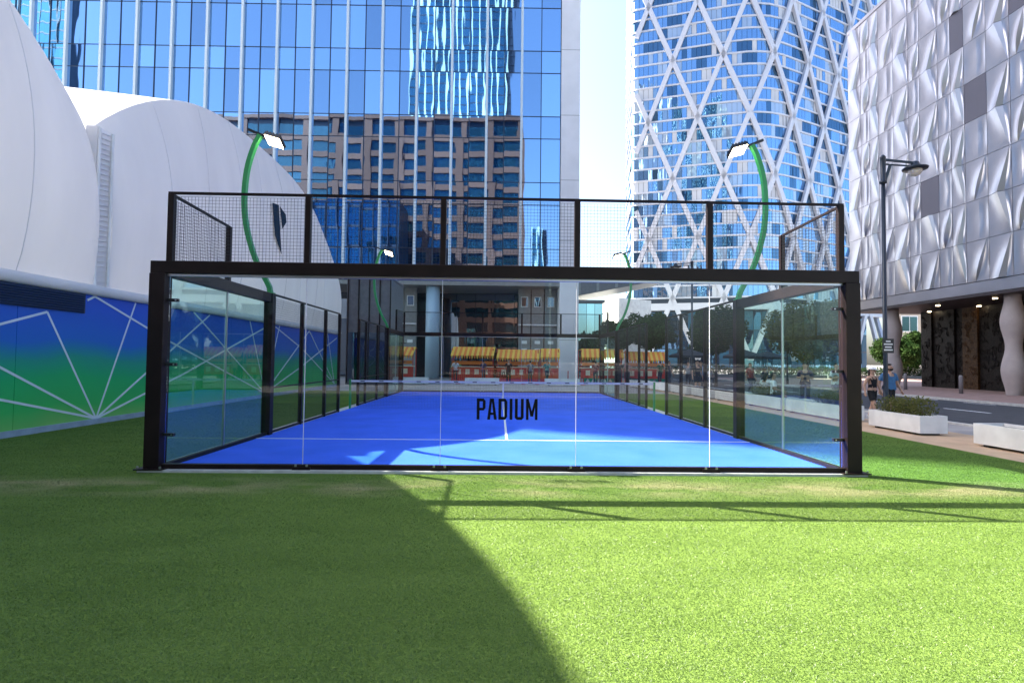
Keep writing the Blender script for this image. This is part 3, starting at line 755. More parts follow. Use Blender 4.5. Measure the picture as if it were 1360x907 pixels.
# ================================================================== BUILDINGS OPPOSITE (seen mirrored in the glass tower)
M['brown'] = mat('pink_brown_stone', (.105,.046,.031), .75, var=.08, scale=.3)
M['brownglass'] = mirror_glass('office_window_glass', (.20,.36,.42), (.010,.028,.034), .40, rnd=.3)
M['tealdark'] = mirror_glass('dark_teal_glass', (.12,.30,.42), (.004,.02,.035), .7, rnd=.2)
def office(name, label, x0, x1, yf, dep, h, fl, bay, stone, gl, pier=1.1, band=1.0, group=None, zfrom=0):
    """front faces +Y at y = yf"""
    t = thing(name, label, 'office block', (0,yf,0), 0, group)
    box('core', (x0,x1,-dep,-.5,0,h-.4), M['mull'], t)
    nx = int((x1-x0)/bay); bw = (x1-x0)/nx; nf = int(h/fl)
    for i in range(nx+1):
        xx = x0+i*bw; box('stone_pier', (xx-pier/2,xx+pier/2,-.5,.1,0,h), stone, t)
    pm = MB().box(pier/2-bw/2, bw/2-pier/2, -.06, .0, 0, fl-band).mesh('window', gl)
    for f in range(nf):
        box('stone_band', (x0,x1,-.52,.0,f*fl,f*fl+band), stone, t)
        if f*fl < zfrom: continue
        for i in range(nx): link('window', pm, t, (x0+(i+.5)*bw, -.35, f*fl+band))
    box('cornice', (x0-.3,x1+.3,-dep,.25,h-.5,h+.3), stone, t); return t
office('brown_office_block', 'brown stone office block seen mirrored in the blue glass tower', -66, 2.4, -32, 30, 55.2, 3.57, 6.5, M['brown'], M['brownglass'], 1.5, 1.25, zfrom=3)
def glass_tower(name, label, x0, x1, yf, dep, h, gl, finm, step, fw, zf=4.0):
    t = thing(name, label, 'office tower', (0,yf,0))
    box('core', (x0,x1,-dep,-.3,0,h), M['mull'], t)
    n = int((x1-x0)/step)
    for i in range(n): box('glass_strip', (x0+i*step+.02,x0+(i+1)*step-.02,-.3,-.1,0,h), gl, t)
    for i in range(n+1): box('fin', (x0+i*step-fw/2,x0+i*step+fw/2,-.12,.35,0,h+.5), finm, t)
    for z in np.arange(zf, h, zf): box('floor_band', (x0,x1,-.11,.0,z-.25,z+.25), M['mull'], t)
    return t
M['finteal'] = mat('pale_teal_fin', (.50,.66,.66), .4)
glass_tower('ribbed_glass_tower', 'ribbed teal skyscraper mirrored above the brown block in the glass tower', -47.5, -.6, -162, 40, 210, M['tealdark'], M['finteal'], 3.4, .7)
glass_tower('dark_glass_block', 'dark blue glass block mirrored low in the glass tower', -62, -22, -21, 9, 33.5, M['tealdark'], M['mull'], 2.5, .15)
glass_tower('banded_glass_tower', 'dark teal tower mirrored at the upper left of the glass tower', -230, -167, -112, 6, 170, M['tealdark'], M['mull'], 4.5, .3)
glass_tower('slim_glass_tower', 'slim teal tower mirrored at the right edge of the glass tower', 7.5, 12.5, -112, 20, 50, M['tealdark'], M['finteal'], 1.7, .3)

# beige far building and greenery seen under the metal building
fb = thing('beige_far_building', 'beige building with wide windows seen under the metal building', 'building', (0,78,0))
M['beige'] = mat('beige_render', (.55,.47,.38), .8, var=.05)
box('wall', (63.2,86,0,1.5,0,14), M['beige'], fb)
for i in range(7):
    for j in range(3):
        f = box('window', (63.8+i*3.3,66.5+i*3.3,-.08,0,3.0+j*3.9,5.6+j*3.9), M['white'], fb)
        for s in (0, 1): box('pane', (63.95+i*3.3+s*1.25,65.1+i*3.3+s*1.25,-.1,-.081,3.15+j*3.9,5.45+j*3.9), M['brownglass'], f)

# ================================================================== STREET FURNITURE
M['leafbush'] = leaf_mat('shrub_leaves', (.085,.105,.028), (.21,.20,.075), 6)
M['leafdark'] = leaf_mat('dark_tree_leaves', (.018,.045,.014), (.055,.095,.028), 1.6)
M['leafolive'] = leaf_mat('olive_tree_leaves', (.060,.085,.020), (.17,.16,.055), 1.8)
M['bark'] = mat('bark', (.10,.075,.055), .9, var=.3, scale=8)
M['soil'] = mat('soil', (.05,.035,.025), .95)
lrng = np.random.RandomState(3)
def leaf_cloud(centres, radii, n, size, flat=1.0):
    c = np.array(centres); r = np.array(radii); pr_ = r**2/np.sum(r**2); k = lrng.choice(len(c), n, p=pr_)
    d = lrng.normal(size=(n,3)); d /= np.linalg.norm(d, axis=1)[:,None]; d[:,2] *= flat
    p = c[k] + d*(r[k]*lrng.uniform(.35,1.05,n)**.6)[:,None]
    a = lrng.normal(size=(n,3)); a /= np.linalg.norm(a, axis=1)[:,None]
    b = np.cross(a, lrng.normal(size=(n,3))); b /= np.linalg.norm(b, axis=1)[:,None]
    sz = size*lrng.uniform(.6,1.4,n)[:,None]
    v = np.stack([p-a*sz, p+b*sz*.45, p+a*sz, p-b*sz*.45], 1).reshape(-1,3)
    m = MB(); m.v = [tuple(x) for x in v]; m.f = [tuple(range(4*i,4*i+4)) for i in range(n)]; m.m = [0]*n
    return m
def planter(x, y0, y1, label, shrub=None, wd=.66, h=.46, rz=0):
    L_ = y1-y0
    t = thing('white_planter', label, 'planter', (x+wd/2,(y0+y1)/2,.004), rz, 'white planter boxes along the footpath')
    m = MB(); a, b = wd/2, L_/2; th = .05
    m.box(-a,a,-b,-b+th,.05,h).box(-a,a,b-th,b,.05,h).box(-a,-a+th,-b+th,b-th,.05,h).box(a-th,a,-b+th,b-th,.05,h)
    m.build('box_wall', M['white'], t, bevel=.004)
    box('soil', (-a+th,a-th,-b+th,b-th,.1,h-.06), M['soil'], t)
    for fy in (-b+.25, b-.25): box('foot', (-a+.04,a-.04,fy-.06,fy+.06,0,.05), M['black'], t)
    if shrub:
        n = max(4, int(L_*3)); f0, f1 = shrub[1]
        cs = [(random.uniform(-.10,.14), -b+L_*(f0+(f1-f0)*(i+.5)/n), .13+random.uniform(-.03,.06)) for i in range(n)]
        s_ = thing('clipped_shrub', shrub[0], 'shrub', (x+wd/2,(y0+y1)/2,h-.03), rz, 'shrubs growing in the white planters')
        leaf_cloud(cs, [.33]*n, int(3600*(f1-f0)*L_/1.8), .03, .85).build('foliage', M['leafbush'], s_)
        m = MB()
        for i in range(n): m.tube([(cs[i][0],cs[i][1],-.06), (cs[i][0]+.03,cs[i][1]+.03,.15)], [.015,.008], 5)
        m.build('stem', M['bark'], s_)
planter(9.72, .6, 3.1, 'long empty white planter at the right edge of the lawn, nearest of the row')
planter(9.72, 4.55, 6.35, 'short white planter with a clipped shrub right of the court post', ('rounded olive shrub filling the planter right of the court post', (.16,.98)))
planter(9.72, 7.5, 10.6, 'white planter just behind the right court post, below the walking couple', ('low shrub behind the right court post by the walking couple', (.05,.5)))
planter(9.68, 10.9, 13.6, 'white planter seen through the side glass, where people sit', ('small shrub beside the seated people behind the glass', (.3,.9)))
planter(9.60, 13.9, 16.5, 'white planter beside the crouching person in dark blue')
planter(9.50, 16.8, 19.3, 'white planter beside the standing person in black')
planter(9.36, 19.6, 22.2, 'white planter left of the standing person in black')
planter(9.1, 22.5, 25.2, 'white planter below the dark trees at the far end of the footpath', rz=R(3))
planter(8.7, 25.5, 28.4, 'farthest white planter of the footpath row, near the orange stalls', rz=R(6))
for i, (xa, lb) in enumerate(((-8.9,'white box planter at the far left beyond the net'), (-6.4,'white box planter before the pale blue column'), (-1.6,'white box planter beyond the net centre'), (3.8,'white box planter beyond the net, before the white pier'))):
    planter(xa, 28.0, 30.3, lb, rz=R(90))

def street_lamp(x, y, h, rz, label, sign=False):
    t = thing('street_lamp', label, 'street lamp', (x,y,0), rz, 'black street lamps')
    MB().lathe([(.10,0),(.10,.5),(.075,.55),(.062,1.4),(.055,h-.75)], n=14).build('post', M['lpost'], t, True)
    MB().lathe([(.055,h-.80),(.10,h-.78),(.10,h-.72),(.07,h-.70),(.075,h-.02),(.085,h),(.03,h+.08)], n=14).build('collar', M['lpost'], t, True)
    m = MB(); m.beam((0,0,h-.06), (.95,0,h-.14), .05, .06).beam((0,0,h-.20), (.85,0,h-.24), .04, .04); m.beam((.06,0,h-.7), (.22,0,h-.22), .03, .08); m.build('arm', M['lpost'], t)
    hd = MB().lathe([(.03,-.02),(.10,-.06),(.13,-.16),(.34,-.24),(.33,-.28),(.12,-.29)], (.98,0,h-.06), 18).build('lantern', M['lpost'], t, True)
    MB().lathe([(.19,0),(.18,-.08),(.11,-.17),(.02,-.20)], (.98,0,h-.351), 14).build('bowl', M['lampgl'], hd, True)
    if sign:
        sg = box('sign_plate', (-.14,.20,-.085,-.075,2.0,2.42), M['black'], t)
        for k_, (a, b) in enumerate(((-.10,.16),(-.07,.13),(-.10,.16),(-.04,.10))): box('sign_print', (a,b,-.088,-.0855,2.07+k_*.085,2.11+k_*.085), M['white'], sg)
M['lpost'] = mat('lamp_post_paint', (.014,.022,.038), .35)
street_lamp(11.3, 7.9, 7.86, 0, 'tall black street lamp in front of the folded metal building', True)
street_lamp(11.2, 24.0, 7.6, R(180), 'black street lamp behind the right mesh corner, lantern to the left')
street_lamp(21.9, 33.5, 8.2, R(180), 'far black street lamp before the diagrid tower base')
M['bollard'] = mat('grey_bollard', (.22,.20,.21), .5)
for i, (x, y, lb) in enumerate(((25.6,22.0,'grey bollard before the dark carved screen, nearer the wavy column'), (25.6,26.2,'grey bollard before the dark carved screen, farther along'))):
    o = MB().lathe([(.10,0),(.10,.95),(.07,1.02),(0,1.03)], n=12).build('bollard', M['bollard'], None, True); o.location = (x,y,.09); tag(o, lb, 'bollard', 'grey bollards')
M['redpost'] = mat('red_barrier_post', (.42,.03,.035), .5)
RL = ['leftmost thin red post beyond the net, left of the barrier', 'second thin red post from the left beyond the net', 'third thin red post from the left beyond the net', 'thin red post first to the right of the wide gap in the row', 'thin red post second right of the gap, beyond the lettering', 'thin red post third right of the gap in the row', 'second thin red post from the right, before the white pier', 'rightmost thin red post of the row beyond the net']
xs_ = [-3.05,-1.95,-.85,1.6,2.6,3.7,4.8,5.9]
for i, x in enumerate(xs_):
    t = thing('red_barrier_post', RL[i], 'barrier post', (x,31.2,-.03), 0, 'red barrier posts beyond the net')
    MB().lathe([(.17,0),(.16,.04),(.03,.06)], n=12).build('foot', M['redpost'], t); MB().lathe([(.035,.05),(.035,.95),(.05,.97),(.02,1.0)], n=10).build('shaft', M['redpost'], t)

# orange market stalls
M['orange'] = mat('orange_awning', (.75,.20,.03), .7); M['yellow'] = mat('yellow_awning', (.80,.48,.07), .7); M['red'] = mat('red_counter', (.55,.045,.035), .6)
M['stallgreen'] = mat('green_skirt', (.02,.22,.14), .7); M['cream'] = mat('cream_print', (.75,.66,.5), .7)
def stall(x, y, label, wd=3.3, skirt=False):
    t = thing('market_stall', label, 'market stall', (x,y,-.03), 0, 'orange striped market stalls')
    for px_ in (-wd/2+.06, wd/2-.06):
        for py_ in (.1, 1.6): box('post', (px_-.03,px_+.03,py_-.03,py_+.03,0,2.6), M['red'], t)
    n = int(wd*5.2); rs_ = random.Random(int(x*10)); dz = rs_.uniform(-.12,.12)
    for i in range(n):
        x0 = -wd/2+i*wd/n; x1 = x0+wd/n-.004; m = MB()
        m.quad((x0,-.5,1.95), (x1,-.5,1.95), (x1+.12,.5,2.62), (x0+.12,.5,2.62)).quad((x0+.12,.5,2.62), (x1+.12,.5,2.62), (x1,1.8,2.5), (x0,1.8,2.5))
        m.tri((x0,-.5,1.95), ((x0+x1)/2,-.5,1.66), (x1,-.5,1.95)); o = m.build('awning_strip', M['orange'] if i % 2 else M['yellow'], t); o.location.z = dz
    c = box('counter', (-wd/2+.1,wd/2-.1,0,.6,.35 if skirt else .02,1.15), M['red'], t)
    for i in range(4 if wd > 2 else 1): box('counter_print', (-wd/2+.4+i*.7,-wd/2+.75+i*.7,-.012,-.001,.6,1.0), M['cream'], c)
    box('worktop', (-wd/2,wd/2,-.08,.7,1.15,1.21), M['cream'], t)
    box('sign_board', (-wd/2+.1,wd/2-.1,-.1,-.05,1.35,1.62), M['orange'], t)
    if skirt:
        for i in range(7): MB().tri((-wd/2+.12+i*.44,-.02,.40), (-wd/2+.34+i*.44,-.02,.0), (-wd/2+.56+i*.44,-.02,.40)).build('skirt_flag', M['stallgreen'], t)
for x, lb, sk in ((-8.4,'orange striped stall at the far left beyond the court',0), (-2.2,'orange striped stall right of the pale blue column',0), (1.3,'orange striped stall straight beyond the net centre',0),
                  (3.78,'narrow orange striped stall left of the white pier',2), (7.85,'orange striped stall right of the white pier',1), (11.3,'rightmost orange striped stall, with green flags round its foot',1)):
    stall(x, 34.6, lb, 1.5 if sk == 2 else 3.3, sk == 1)
# orange crowd barrier
M['barrier'] = mat('orange_barrier', (.70,.16,.05), .5)
for i, (x, lb) in enumerate(((-2.75,'orange barred crowd barrier beyond the net, left one'), (-.7,'orange barred crowd barrier beyond the net, right one'))):
    t = thing('crowd_barrier', lb, 'barrier', (x,32.4,-.03), 0, 'orange crowd barriers')
    box('rail', (-1,1,-.02,.02,1.05,1.09), M['barrier'], t); box('rail', (-1,1,-.02,.02,.2,.24), M['barrier'], t)
    for k_ in range(15): box('bar', (-.98+k_*.14-.01,-.98+k_*.14+.01,-.01,.01,.24,1.05), M['barrier'], t)
    for s in (-.8,.8): box('foot', (s-.02,s+.02,-.25,.25,0,.2), M['barrier'], t)

# ================================================================== TREES
def tree(x, y, h, cr, label, lm, n=5200, zc=None, lean=0, size=.075, ex=1.0):
    t = thing('street_tree', label, 'tree', (x,y,-.02)); zc = zc or h-cr*1.05
    rr = random.Random(int(x*100+y)); tr = MB()
    tr.tube([(0,0,0), (.02,0,zc*.35), (lean*.4,.03,zc*.75), (lean,.0,zc+cr*.5)], [.10*h/5,.075*h/5,.06*h/5,.02], 9)
    cs, rs = [(lean,0,zc)], [cr*.62]
    for i in range(22):
        a = rr.uniform(0,6.28); e = rr.uniform(-.55,.95); q = cr*rr.uniform(.45,.82)
        p = (lean+math.cos(a)*math.cos(e)*q*ex, math.sin(a)*math.cos(e)*q, zc+math.sin(e)*q*1.05)
        cs.append(p); rs.append(cr*rr.uniform(.20,.40))
        if i < 12: tr.tube([(lean*.6,0,zc*rr.uniform(.62,.9)), ((lean+p[0])/2,p[1]*.45,(zc*.85+p[2])/2), p], [.035*h/5,.022*h/5,.006], 5)
    tr.build('trunk', M['bark'], t, True)
    leaf_cloud(cs, rs, n, size).build('crown', lm, t)
tree(13.3, 15.6, 5.0, 1.85, 'rounded olive green tree seen through the right side glass', M['leafolive'], 17000, 2.95, size=.07, ex=.9)
tree(15.2, 30.5, 6.2, 2.1, 'dark tree behind the right mesh side, left of the olive tree', M['leafdark'], 9000, 3.9, size=.13)
tree(12.4, 37.0, 6.6, 2.2, 'dark tree between the orange stalls and the diagrid tower base', M['leafdark'], 9000, 4.0, size=.13)
tree(9.6, 36.5, 5.6, 1.7, 'dark tree rising just behind the right hand stalls', M['leafdark'], 8000, 3.7, size=.13)
tree(18.6, 40.5, 5.6, 2.0, 'dark tree farther down the street, before the tower lobby', M['leafdark'], 8000, 3.6, size=.14)
tree(43.3, 50.5, 6.0, 2.6, 'green tree in the gap left of the dark carved screen', M['leafdark'], 9000, 3.0, size=.16)
tree(46.5, 54.0, 5.4, 2.6, 'lower green tree beneath the beige building', M['leafdark'], 9000, 2.6, size=.16)

# ================================================================== PEOPLE
SK = {'l': mat('skin_light', (.52,.31,.22), .55), 'm': mat('skin_tan', (.36,.20,.13), .55)}
CLO = {}
def cloth(c):
    if c not in CLO: CLO[c] = mat('cloth', c, .85, var=.12, scale=14, bump=.3, bscale=30)
    return CLO[c]
def skinned(name, verts, rad, edges, m, parent, sub=1):
    me = bpy.data.meshes.new(name); me.from_pydata(verts, edges, []); o = link(name, me, parent)
    sk = o.modifiers.new('skin', 'SKIN'); sk.use_smooth_shade = True
    if not me.skin_vertices: 
        bm = bmesh.new(); bm.from_mesh(me); bm.verts.layers.skin.verify(); bm.to_mesh(me); bm.free()
    for i, r in enumerate(rad):
        sv = me.skin_vertices[0].data[i]; sv.radius = (r, r) if not isinstance(r, tuple) else r; sv.use_root = (i == 0)
    ss = o.modifiers.new('sub', 'SUBSURF'); ss.levels = ss.render_levels = sub
    dg_ = bpy.context.evaluated_depsgraph_get(); dg_.update(); ev = o.evaluated_get(dg_)
    m2 = bpy.data.meshes.new_from_object(ev); o.modifiers.clear(); o.data = m2; m2.materials.clear(); m2.materials.append(m)
    m2.polygons.foreach_set('use_smooth', [True]*len(m2.polygons)); return o
def person(x, y, rz, label, h=1.74, pose='stand', skin='l', top=(.1,.2,.4), legs=(.02,.02,.025), hair=(.03,.02,.015), bare_arm=True, long=False, strap=False, cap=None, beard=False, z=-.02, build=1.0, longhair=False, group=None, shoe=(.5,.5,.5)):
    t = thing('person', label, 'person', (x,y,z), rz, group); k = h/1.74; t.scale = (k*build,k*build,k)
    sit = pose == 'sit'; dz = -.42 if sit else 0
    J = {'pel': (0,0,.95+dz), 'sp': (0,-.01,1.13+dz), 'ch': (0,0,1.34+dz), 'nk': (0,.0,1.49+dz), 'h1': (0,-.02,1.58+dz), 'h2': (0,-.025,1.655+dz), 'h3': (0,-.01,1.715+dz)}
    for s, n in ((-1,'l'), (1,'r')):
        f = {'walk': (.17 if n == 'l' else -.17), 'stand': .02}.get(pose, 0)
        J['sh'+n] = (s*.185,0,1.42+dz); 
        if sit: J['el'+n] = (s*.25,-.06,1.17+dz); J['wr'+n] = (s*.17,-.30,1.08+dz)
        elif pose == 'phone': J['el'+n] = (s*.26,.02,1.16); J['wr'+n] = (s*.10,-.26,1.22)
        else: J['el'+n] = (s*.255,.03+f*.3,1.15); J['wr'+n] = (s*.275,-.05+f*.5,.92)
        e, wv = Vector(J['el'+n]), Vector(J['wr'+n]); J['ha'+n] = tuple(wv+(wv-e).normalized()*.085)
        J['hp'+n] = (s*.095,0,.90+dz)
        if sit: J['kn'+n] = (s*.12,-.42,.50); J['an'+n] = (s*.12,-.38,.08); J['to'+n] = (s*.13,-.54,.04)
        else: J['kn'+n] = (s*.10,-.05-f*.7,.50); J['an'+n] = (s*.10,.02-f*1.1,.085+(.05 if f < -.1 else 0)); J['to'+n] = (s*.11,-.13-f*1.1,.035+(.0 if f < -.1 else 0))
    names = list(J); idx = {n: i for i, n in enumerate(names)}
    rad = {'pel': (.15,.105), 'sp': (.128,.095), 'ch': (.155,.105), 'nk': .052, 'h1': .070, 'h2': (.078,.092), 'h3': .062}
    for n in 'lr': rad.update({'sh'+n: .062, 'el'+n: .043, 'wr'+n: .029, 'ha'+n: (.034,.022), 'hp'+n: .092, 'kn'+n: .058, 'an'+n: .038, 'to'+n: .034})
    E_ = [('pel','sp'), ('sp','ch'), ('ch','nk'), ('nk','h1'), ('h1','h2'), ('h2','h3')]
    for n in 'lr': E_ += [('ch','sh'+n), ('sh'+n,'el'+n), ('el'+n,'wr'+n), ('wr'+n,'ha'+n), ('pel','hp'+n), ('hp'+n,'kn'+n), ('kn'+n,'an'+n), ('an'+n,'to'+n)]
    body = skinned('body', [J[n] for n in names], [rad[n] for n in names], [(idx[a],idx[b]) for a, b in E_], SK[skin], t, 2)
    # fingers, rooted in the palm
    m = MB()
    for n, s in (('l',-1), ('r',1)):
        hv = Vector(J['ha'+n]); d = (hv-Vector(J['wr'+n])).normalized(); side = d.cross(Vector((1,0,0))).normalized()
        for q, ln in enumerate((.062,.075,.070,.055)):
            b = hv+side*((q-1.5)*.019); m.tube([b-d*.01, b+d*ln*.5, b+d*ln*.9+Vector((-s*.02,0,0))], [.010,.0095,.007], 6)
        b = hv-d*.045-side*.030; m.tube([b, b-side*.025+d*.03, b-side*.03+d*.055], [.012,.010,.007], 6)
    fb_ = m.build('finger_mesh', SK[skin], t, True)
    jm = bmesh.new(); jm.from_mesh(body.data); jm.from_mesh(fb_.data); jm.to_mesh(body.data); jm.free(); bpy.data.objects.remove(fb_)
    # clothes: the body's own surface, moved outwards
    segs = [('pel','sp','t'), ('sp','ch','t'), ('ch','nk','n'), ('nk','h1','h'), ('h1','h2','h'), ('h2','h3','h')]
    for n in 'lr': segs += [('ch','sh'+n,'t'), ('sh'+n,'el'+n,'u'), ('el'+n,'wr'+n,'f'), ('wr'+n,'ha'+n,'f'), ('pel','hp'+n,'p'), ('hp'+n,'kn'+n,'g'), ('kn'+n,'an'+n,'c'), ('an'+n,'to'+n,'o')]
    zones = []
    bd_ = body.data; nv = len(bd_.vertices)
    for v in bd_.vertices:
        best = None
        for a, b, c in segs:
            A, B = Vector(J[a]), Vector(J[b]); d = B-A; q = max(0, min(1, (v.co-A).dot(d)/d.length_squared)); ds = (v.co-A-d*q).length
            if best is None or ds < best[0]: best = (ds, c, q)
        zones.append((best[1], best[2]))
    def wear(name, test, m_, grow, flare=None):
        bm = bmesh.new(); bm.from_mesh(bd_); bm.verts.ensure_lookup_table(); bm.normal_update()
        keep = [test(zones[i][0], zones[i][1], v.co) for i, v in enumerate(bm.verts)]
        nn = [v.normal.copy() for v in bm.verts]
        for i, v in enumerate(bm.verts): v.co += nn[i]*(grow+(flare(v.co) if flare else 0))
        bmesh.ops.delete(bm, geom=[v for i, v in enumerate(bm.verts) if not keep[i]], context='VERTS')
        me = bpy.data.meshes.new(name); bm.to_mesh(me); bm.free(); me.materials.clear(); me.materials.append(m_)
        me.polygons.foreach_set('use_smooth', [True]*len(me.polygons)); return link(name, me, t)
    wz = .93+dz
    if strap:
        wear('top', lambda c, q, p: c in 'tn' and 1.04+dz < p.z < 1.385+dz and abs(p.x) < .17, cloth(top), .010)
        m = MB()
        for s in (-1,1): m.tube([(s*.075,-.105,1.36+dz), (s*.085,-.075,1.44+dz), (s*.085,.03,1.475+dz), (s*.08,.10,1.36+dz)], .012, 6)
        m.build('strap', cloth(top), t)
    else:
        wear('shirt', lambda c, q, p: (c == 't' and p.z > wz) or (c == 'p' and p.z > wz) or (c == 'n' and q < .45) or (c == 'u' and q < .72), cloth(top), .018, lambda p: .022*max(0, min(1, (1.2+dz-p.z)/.25)))
    wear('trousers' if long else 'shorts', lambda c, q, p: (c in 'tp' and p.z < 1.02+dz) or (c == 'g' and (long or q < .68)) or (long and c == 'c' and q < .95), cloth(legs), .012, lambda p: 0 if long or sit else .018*max(0, min(1, (.85-p.z)/.2)))
    for n in 'lr':
        a, b = Vector(J['an'+n]), Vector(J['to'+n]); MB().tube([a+Vector((0,.05,-.045)), a.lerp(b,.5)+Vector((0,0,-.012)), b+Vector((0,-.05,-.005))], [.046,.052,.035], 10).build('shoe', cloth(shoe), t, True)
    # head details
    H = Vector(J['h2'])
    def ball(name, c, r, m_, n=10, cut=None):
        bm = bmesh.new(); bmesh.ops.create_uvsphere(bm, u_segments=14, v_segments=10, radius=1)
        if cut: bmesh.ops.delete(bm, geom=[v for v in bm.verts if not cut(v.co)], context='VERTS')
        bmesh.ops.scale(bm, vec=r, verts=bm.verts); bmesh.ops.translate(bm, vec=c, verts=bm.verts)
        me = bpy.data.meshes.new(name); bm.to_mesh(me); bm.free(); me.materials.append(m_); me.polygons.foreach_set('use_smooth', [True]*len(me.polygons)); return link(name, me, t)
    hm = cloth(hair)
    ball('hair', H+Vector((0,.012,.012)), (.092,.108,.105), hm, cut=lambda c: c.z > (-.55 if c.y > .1 else .35) - .25*(c.y > .5))
    if longhair: MB().tube([H+Vector((0,.08,.03)), H+Vector((0,.11,-.10)), H+Vector((0,.09,-.26))], [.06,.065,.03], 10).build('ponytail', hm, t, True)
    if cap:
        cp = ball('cap', H+Vector((0,0,.035)), (.100,.112,.095), cloth(cap), cut=lambda c: c.z > -.05)
        MB().prism([(-.07,-.08),(.07,-.08),(.06,-.16),(0,-.185),(-.06,-.16)], lambda u, v, q: (H.x+u, H.y+v, H.z+.035+q-(v+.08)*-.15), 0, .008).build('cap_peak', cloth(cap), t)
    if beard: ball('beard', H+Vector((0,-.022,-.062)), (.070,.080,.060), hm, cut=lambda c: c.z < .35 and c.y < .5)
    MB().tube([H+Vector((0,-.085,.012)), H+Vector((0,-.112,-.022)), H+Vector((0,-.085,-.030))], [.006,.014,.008], 7).build('nose', SK[skin], t, True)
    for s in (-1,1):
        ball('eye', H+Vector((s*.031,-.083,.010)), (.012,.009,.008), cloth((.02,.015,.012))); ball('ear', H+Vector((s*.083,.005,-.008)), (.012,.020,.030), SK[skin])
    MB().tube([H+Vector((-.025,-.083,-.048)), H+Vector((0,-.090,-.050)), H+Vector((.025,-.083,-.048))], .006, 6).build('mouth', cloth((.30,.10,.09)), t)
    return t
person(11.9, 8.6, R(10), 'bearded man in a blue t-shirt and black shorts walking beside the woman', 1.68, 'walk', 'l', (.055,.16,.32), (.012,.012,.015), beard=True, build=1.12)
person(11.30, 8.5, R(18), 'woman in white cap, black strap top and black shorts', 1.57, 'walk', 'l', (.010,.010,.012), (.010,.010,.012), strap=True, cap=(.75,.75,.76), longhair=True)
bgp = 'people behind the glass on the right'
person(9.95, 11.9, R(60), 'person in white t-shirt and olive shorts sitting on a planter', 1.72, 'sit', 'l', (.70,.71,.74), (.07,.085,.045), z=-.0, group=bgp)
person(10.15, 12.9, R(120), 'person all in white sitting beside the olive tree', 1.68, 'sit', 'm', (.70,.70,.72), (.55,.55,.6), long=True, z=0, longhair=True, group=bgp)
person(11.3, 12.2, R(-30), 'woman in dark top standing behind the seated people', 1.70, 'phone', 'l', (.025,.03,.07), (.03,.03,.05), long=True, longhair=True, group=bgp)
person(12.6, 12.4, R(15), 'person in white shirt and black straps under the olive tree', 1.70, 'phone', 'l', (.68,.70,.74), (.10,.13,.20), group=bgp)
person(13.4, 12.6, R(-20), 'person in pale orange top by the right court post', 1.66, 'stand', 'l', (.55,.33,.20), (.05,.06,.1), long=True, longhair=True, group=bgp)
person(10.6, 16.6, R(75), 'person in dark blue shirt beside the white planters', 1.74, 'walk', 'm', (.022,.05,.12), (.03,.05,.09), long=True, group=bgp)
person(10.2, 20.4, R(8), 'person in black t-shirt and shorts on the far footpath', 1.76, 'stand', 'l', (.015,.016,.018), (.02,.022,.03), group=bgp)
person(10.3, 25.5, R(40), 'far person in navy walking toward the stalls', 1.74, 'walk', 'm', (.025,.03,.06), (.04,.05,.08), long=True, group=bgp)
person(12.2, 27.5, R(-40), 'far person in grey standing before the dark trees', 1.72, 'stand', 'l', (.25,.25,.27), (.02,.02,.03), long=True, group=bgp)
person(8.6, 31.8, R(180), 'person in black standing at the right hand stalls', 1.74, 'stand', 'l', (.02,.02,.022), (.02,.02,.03), long=True, group=bgp)
person(6.9, 31.9, R(170), 'person in maroon queueing at the stall beside the white pier', 1.70, 'stand', 'm', (.16,.03,.04), (.03,.03,.05), long=True, group=bgp)
for x_, y_, rz_, lb_, c_ in ((-3.4,33.2,200,'far customer in white at the stall right of the blue column',(.6,.6,.62)), (-1.3,33.0,150,'far customer in navy at the left hand stalls',(.03,.04,.10)), (2.2,33.1,190,'far customer in grey at the central stall',(.2,.2,.22)),
                             (3.4,32.6,20,'far person in teal walking past the central stalls',(.03,.16,.16)), (9.5,33.0,170,'far customer in pale pink at the stall right of the pier',(.5,.3,.3)), (11.9,32.8,200,'far customer in dark green at the rightmost stall',(.03,.09,.05)), (11.2,22.6,-15,'far walker in pale blue among the planters',(.22,.34,.5)), (12.9,20.2,30,'far walker in red on the pavement behind the planters',(.35,.05,.04))):
    person(x_, y_, R(rz_), lb_, 1.68+.02*(int(x_*7) % 5), 'walk' if rz_ < 40 else 'stand', 'lm'[int(abs(x_)) % 2], c_, (.03,.035,.06), long=True, group=bgp)
person(.55, 31.6, R(0), 'person in black facing the court beyond the net centre', 1.75, 'stand', 'l', (.012,.012,.014), (.012,.012,.014), long=True, group=bgp)

# ================================================================== CAFE EDGE BEYOND THE ROAD
def hedge(x0, x1, y, label, h=1.35):
    t = thing('clipped_hedge', label, 'hedge', ((x0+x1)/2,y,-.03), 0, 'clipped hedges across the far street'); n = int((x1-x0)*1.6); a = (x1-x0)/2
    box('trough', (-a,a,-.45,.45,0,.45), M['greypan'], t)
    cs = [(-a+.3+(2*a-.6)*i/(n-1), random.uniform(-.1,.1), .75+random.uniform(-.1,.25)) for i in range(n)]
    leaf_cloud(cs, [h*.42]*n, n*420, .075, 1.0).build('foliage', M['leafdark'], t)
hedge(10.8, 22.5, 52, 'dark hedge in a trough behind the right hand stalls and trees')
hedge(23.2, 36.5, 53, 'dark hedge in a trough before the diagrid tower lobby')
hedge(37.2, 52.0, 54, 'dark hedge in a trough at the right, behind the court post')
M['canvas'] = mat('dark_canvas', (.03,.035,.05), .8)
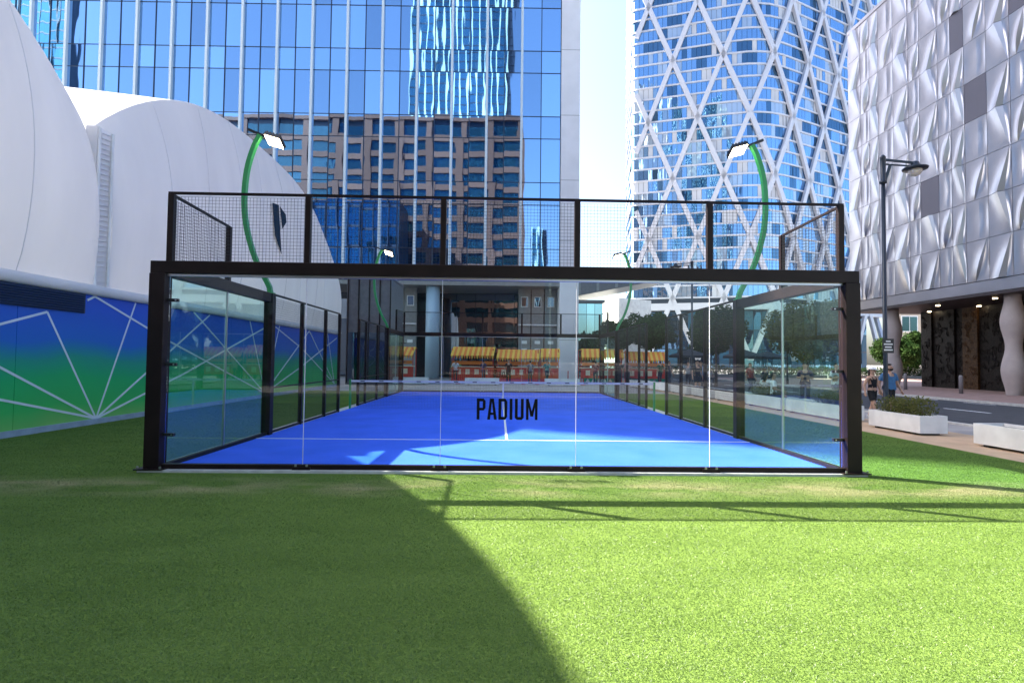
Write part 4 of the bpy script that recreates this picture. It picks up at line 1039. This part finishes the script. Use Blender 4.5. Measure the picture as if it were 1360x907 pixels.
def parasol(x, y, label):
    t = thing('cafe_parasol', label, 'parasol', (x,y,-.03), 0, 'dark cafe parasols')
    MB().lathe([(.25,0),(.25,.06),(.03,.08),(.03,2.75)], n=12).build('pole', M['steel'], t)
    for i in range(8):
        a, b = i*math.pi/4, (i+1)*math.pi/4
        MB().tri((0,0,2.8), (1.7*math.cos(a),1.7*math.sin(a),2.25), (1.7*math.cos(b),1.7*math.sin(b),2.25)).quad((1.7*math.cos(a),1.7*math.sin(a),2.25), (1.7*math.cos(a),1.7*math.sin(a),2.08), (1.7*math.cos(b),1.7*math.sin(b),2.08), (1.7*math.cos(b),1.7*math.sin(b),2.25)).build('canopy_panel', M['canvas'], t)
    for i in range(8):
        a = i*math.pi/4; MB().beam((0,0,2.72), (1.65*math.cos(a),1.65*math.sin(a),2.23), .02, .02).build('rib', M['steel'], t)
parasol(15.3, 36.2, 'dark cafe parasol between the far trees, left one')
parasol(19.4, 35.4, 'dark cafe parasol left of the olive tree')
parasol(23.8, 40.5, 'dark cafe parasol behind the olive tree')
for i, (x, y, lb, c) in enumerate(((16.2,34.2,'far seated customer in white left of the dark parasol',(.6,.6,.62)), (19.0,33.6,'far seated customer in orange under the parasol',(.5,.16,.05)), (20.6,34.4,'far seated customer in navy under the parasol',(.03,.04,.09)), (23.2,38.6,'far seated customer in green behind the olive tree',(.05,.2,.1)))):
    person(x, y, R(30+70*i), lb, 1.7, 'sit', 'lm'[i % 2], c, (.03,.035,.05), long=True, group='far cafe customers')
    st_ = thing('cafe_stool', ('cafe stool under the customer in white','cafe stool under the customer in orange','cafe stool under the customer in navy','cafe stool under the customer in green')[i], 'stool', (x,y,-.03), 0, 'far cafe stools')
    MB().lathe([(.19,.40),(.19,.44)], n=14).build('seat', M['steel'], st_)
    for k_ in range(4): MB().tube([(.13*math.cos(k_*1.57),.13*math.sin(k_*1.57),.40), (.19*math.cos(k_*1.57),.19*math.sin(k_*1.57),0)], .012, 6).build('leg', M['steel'], st_)
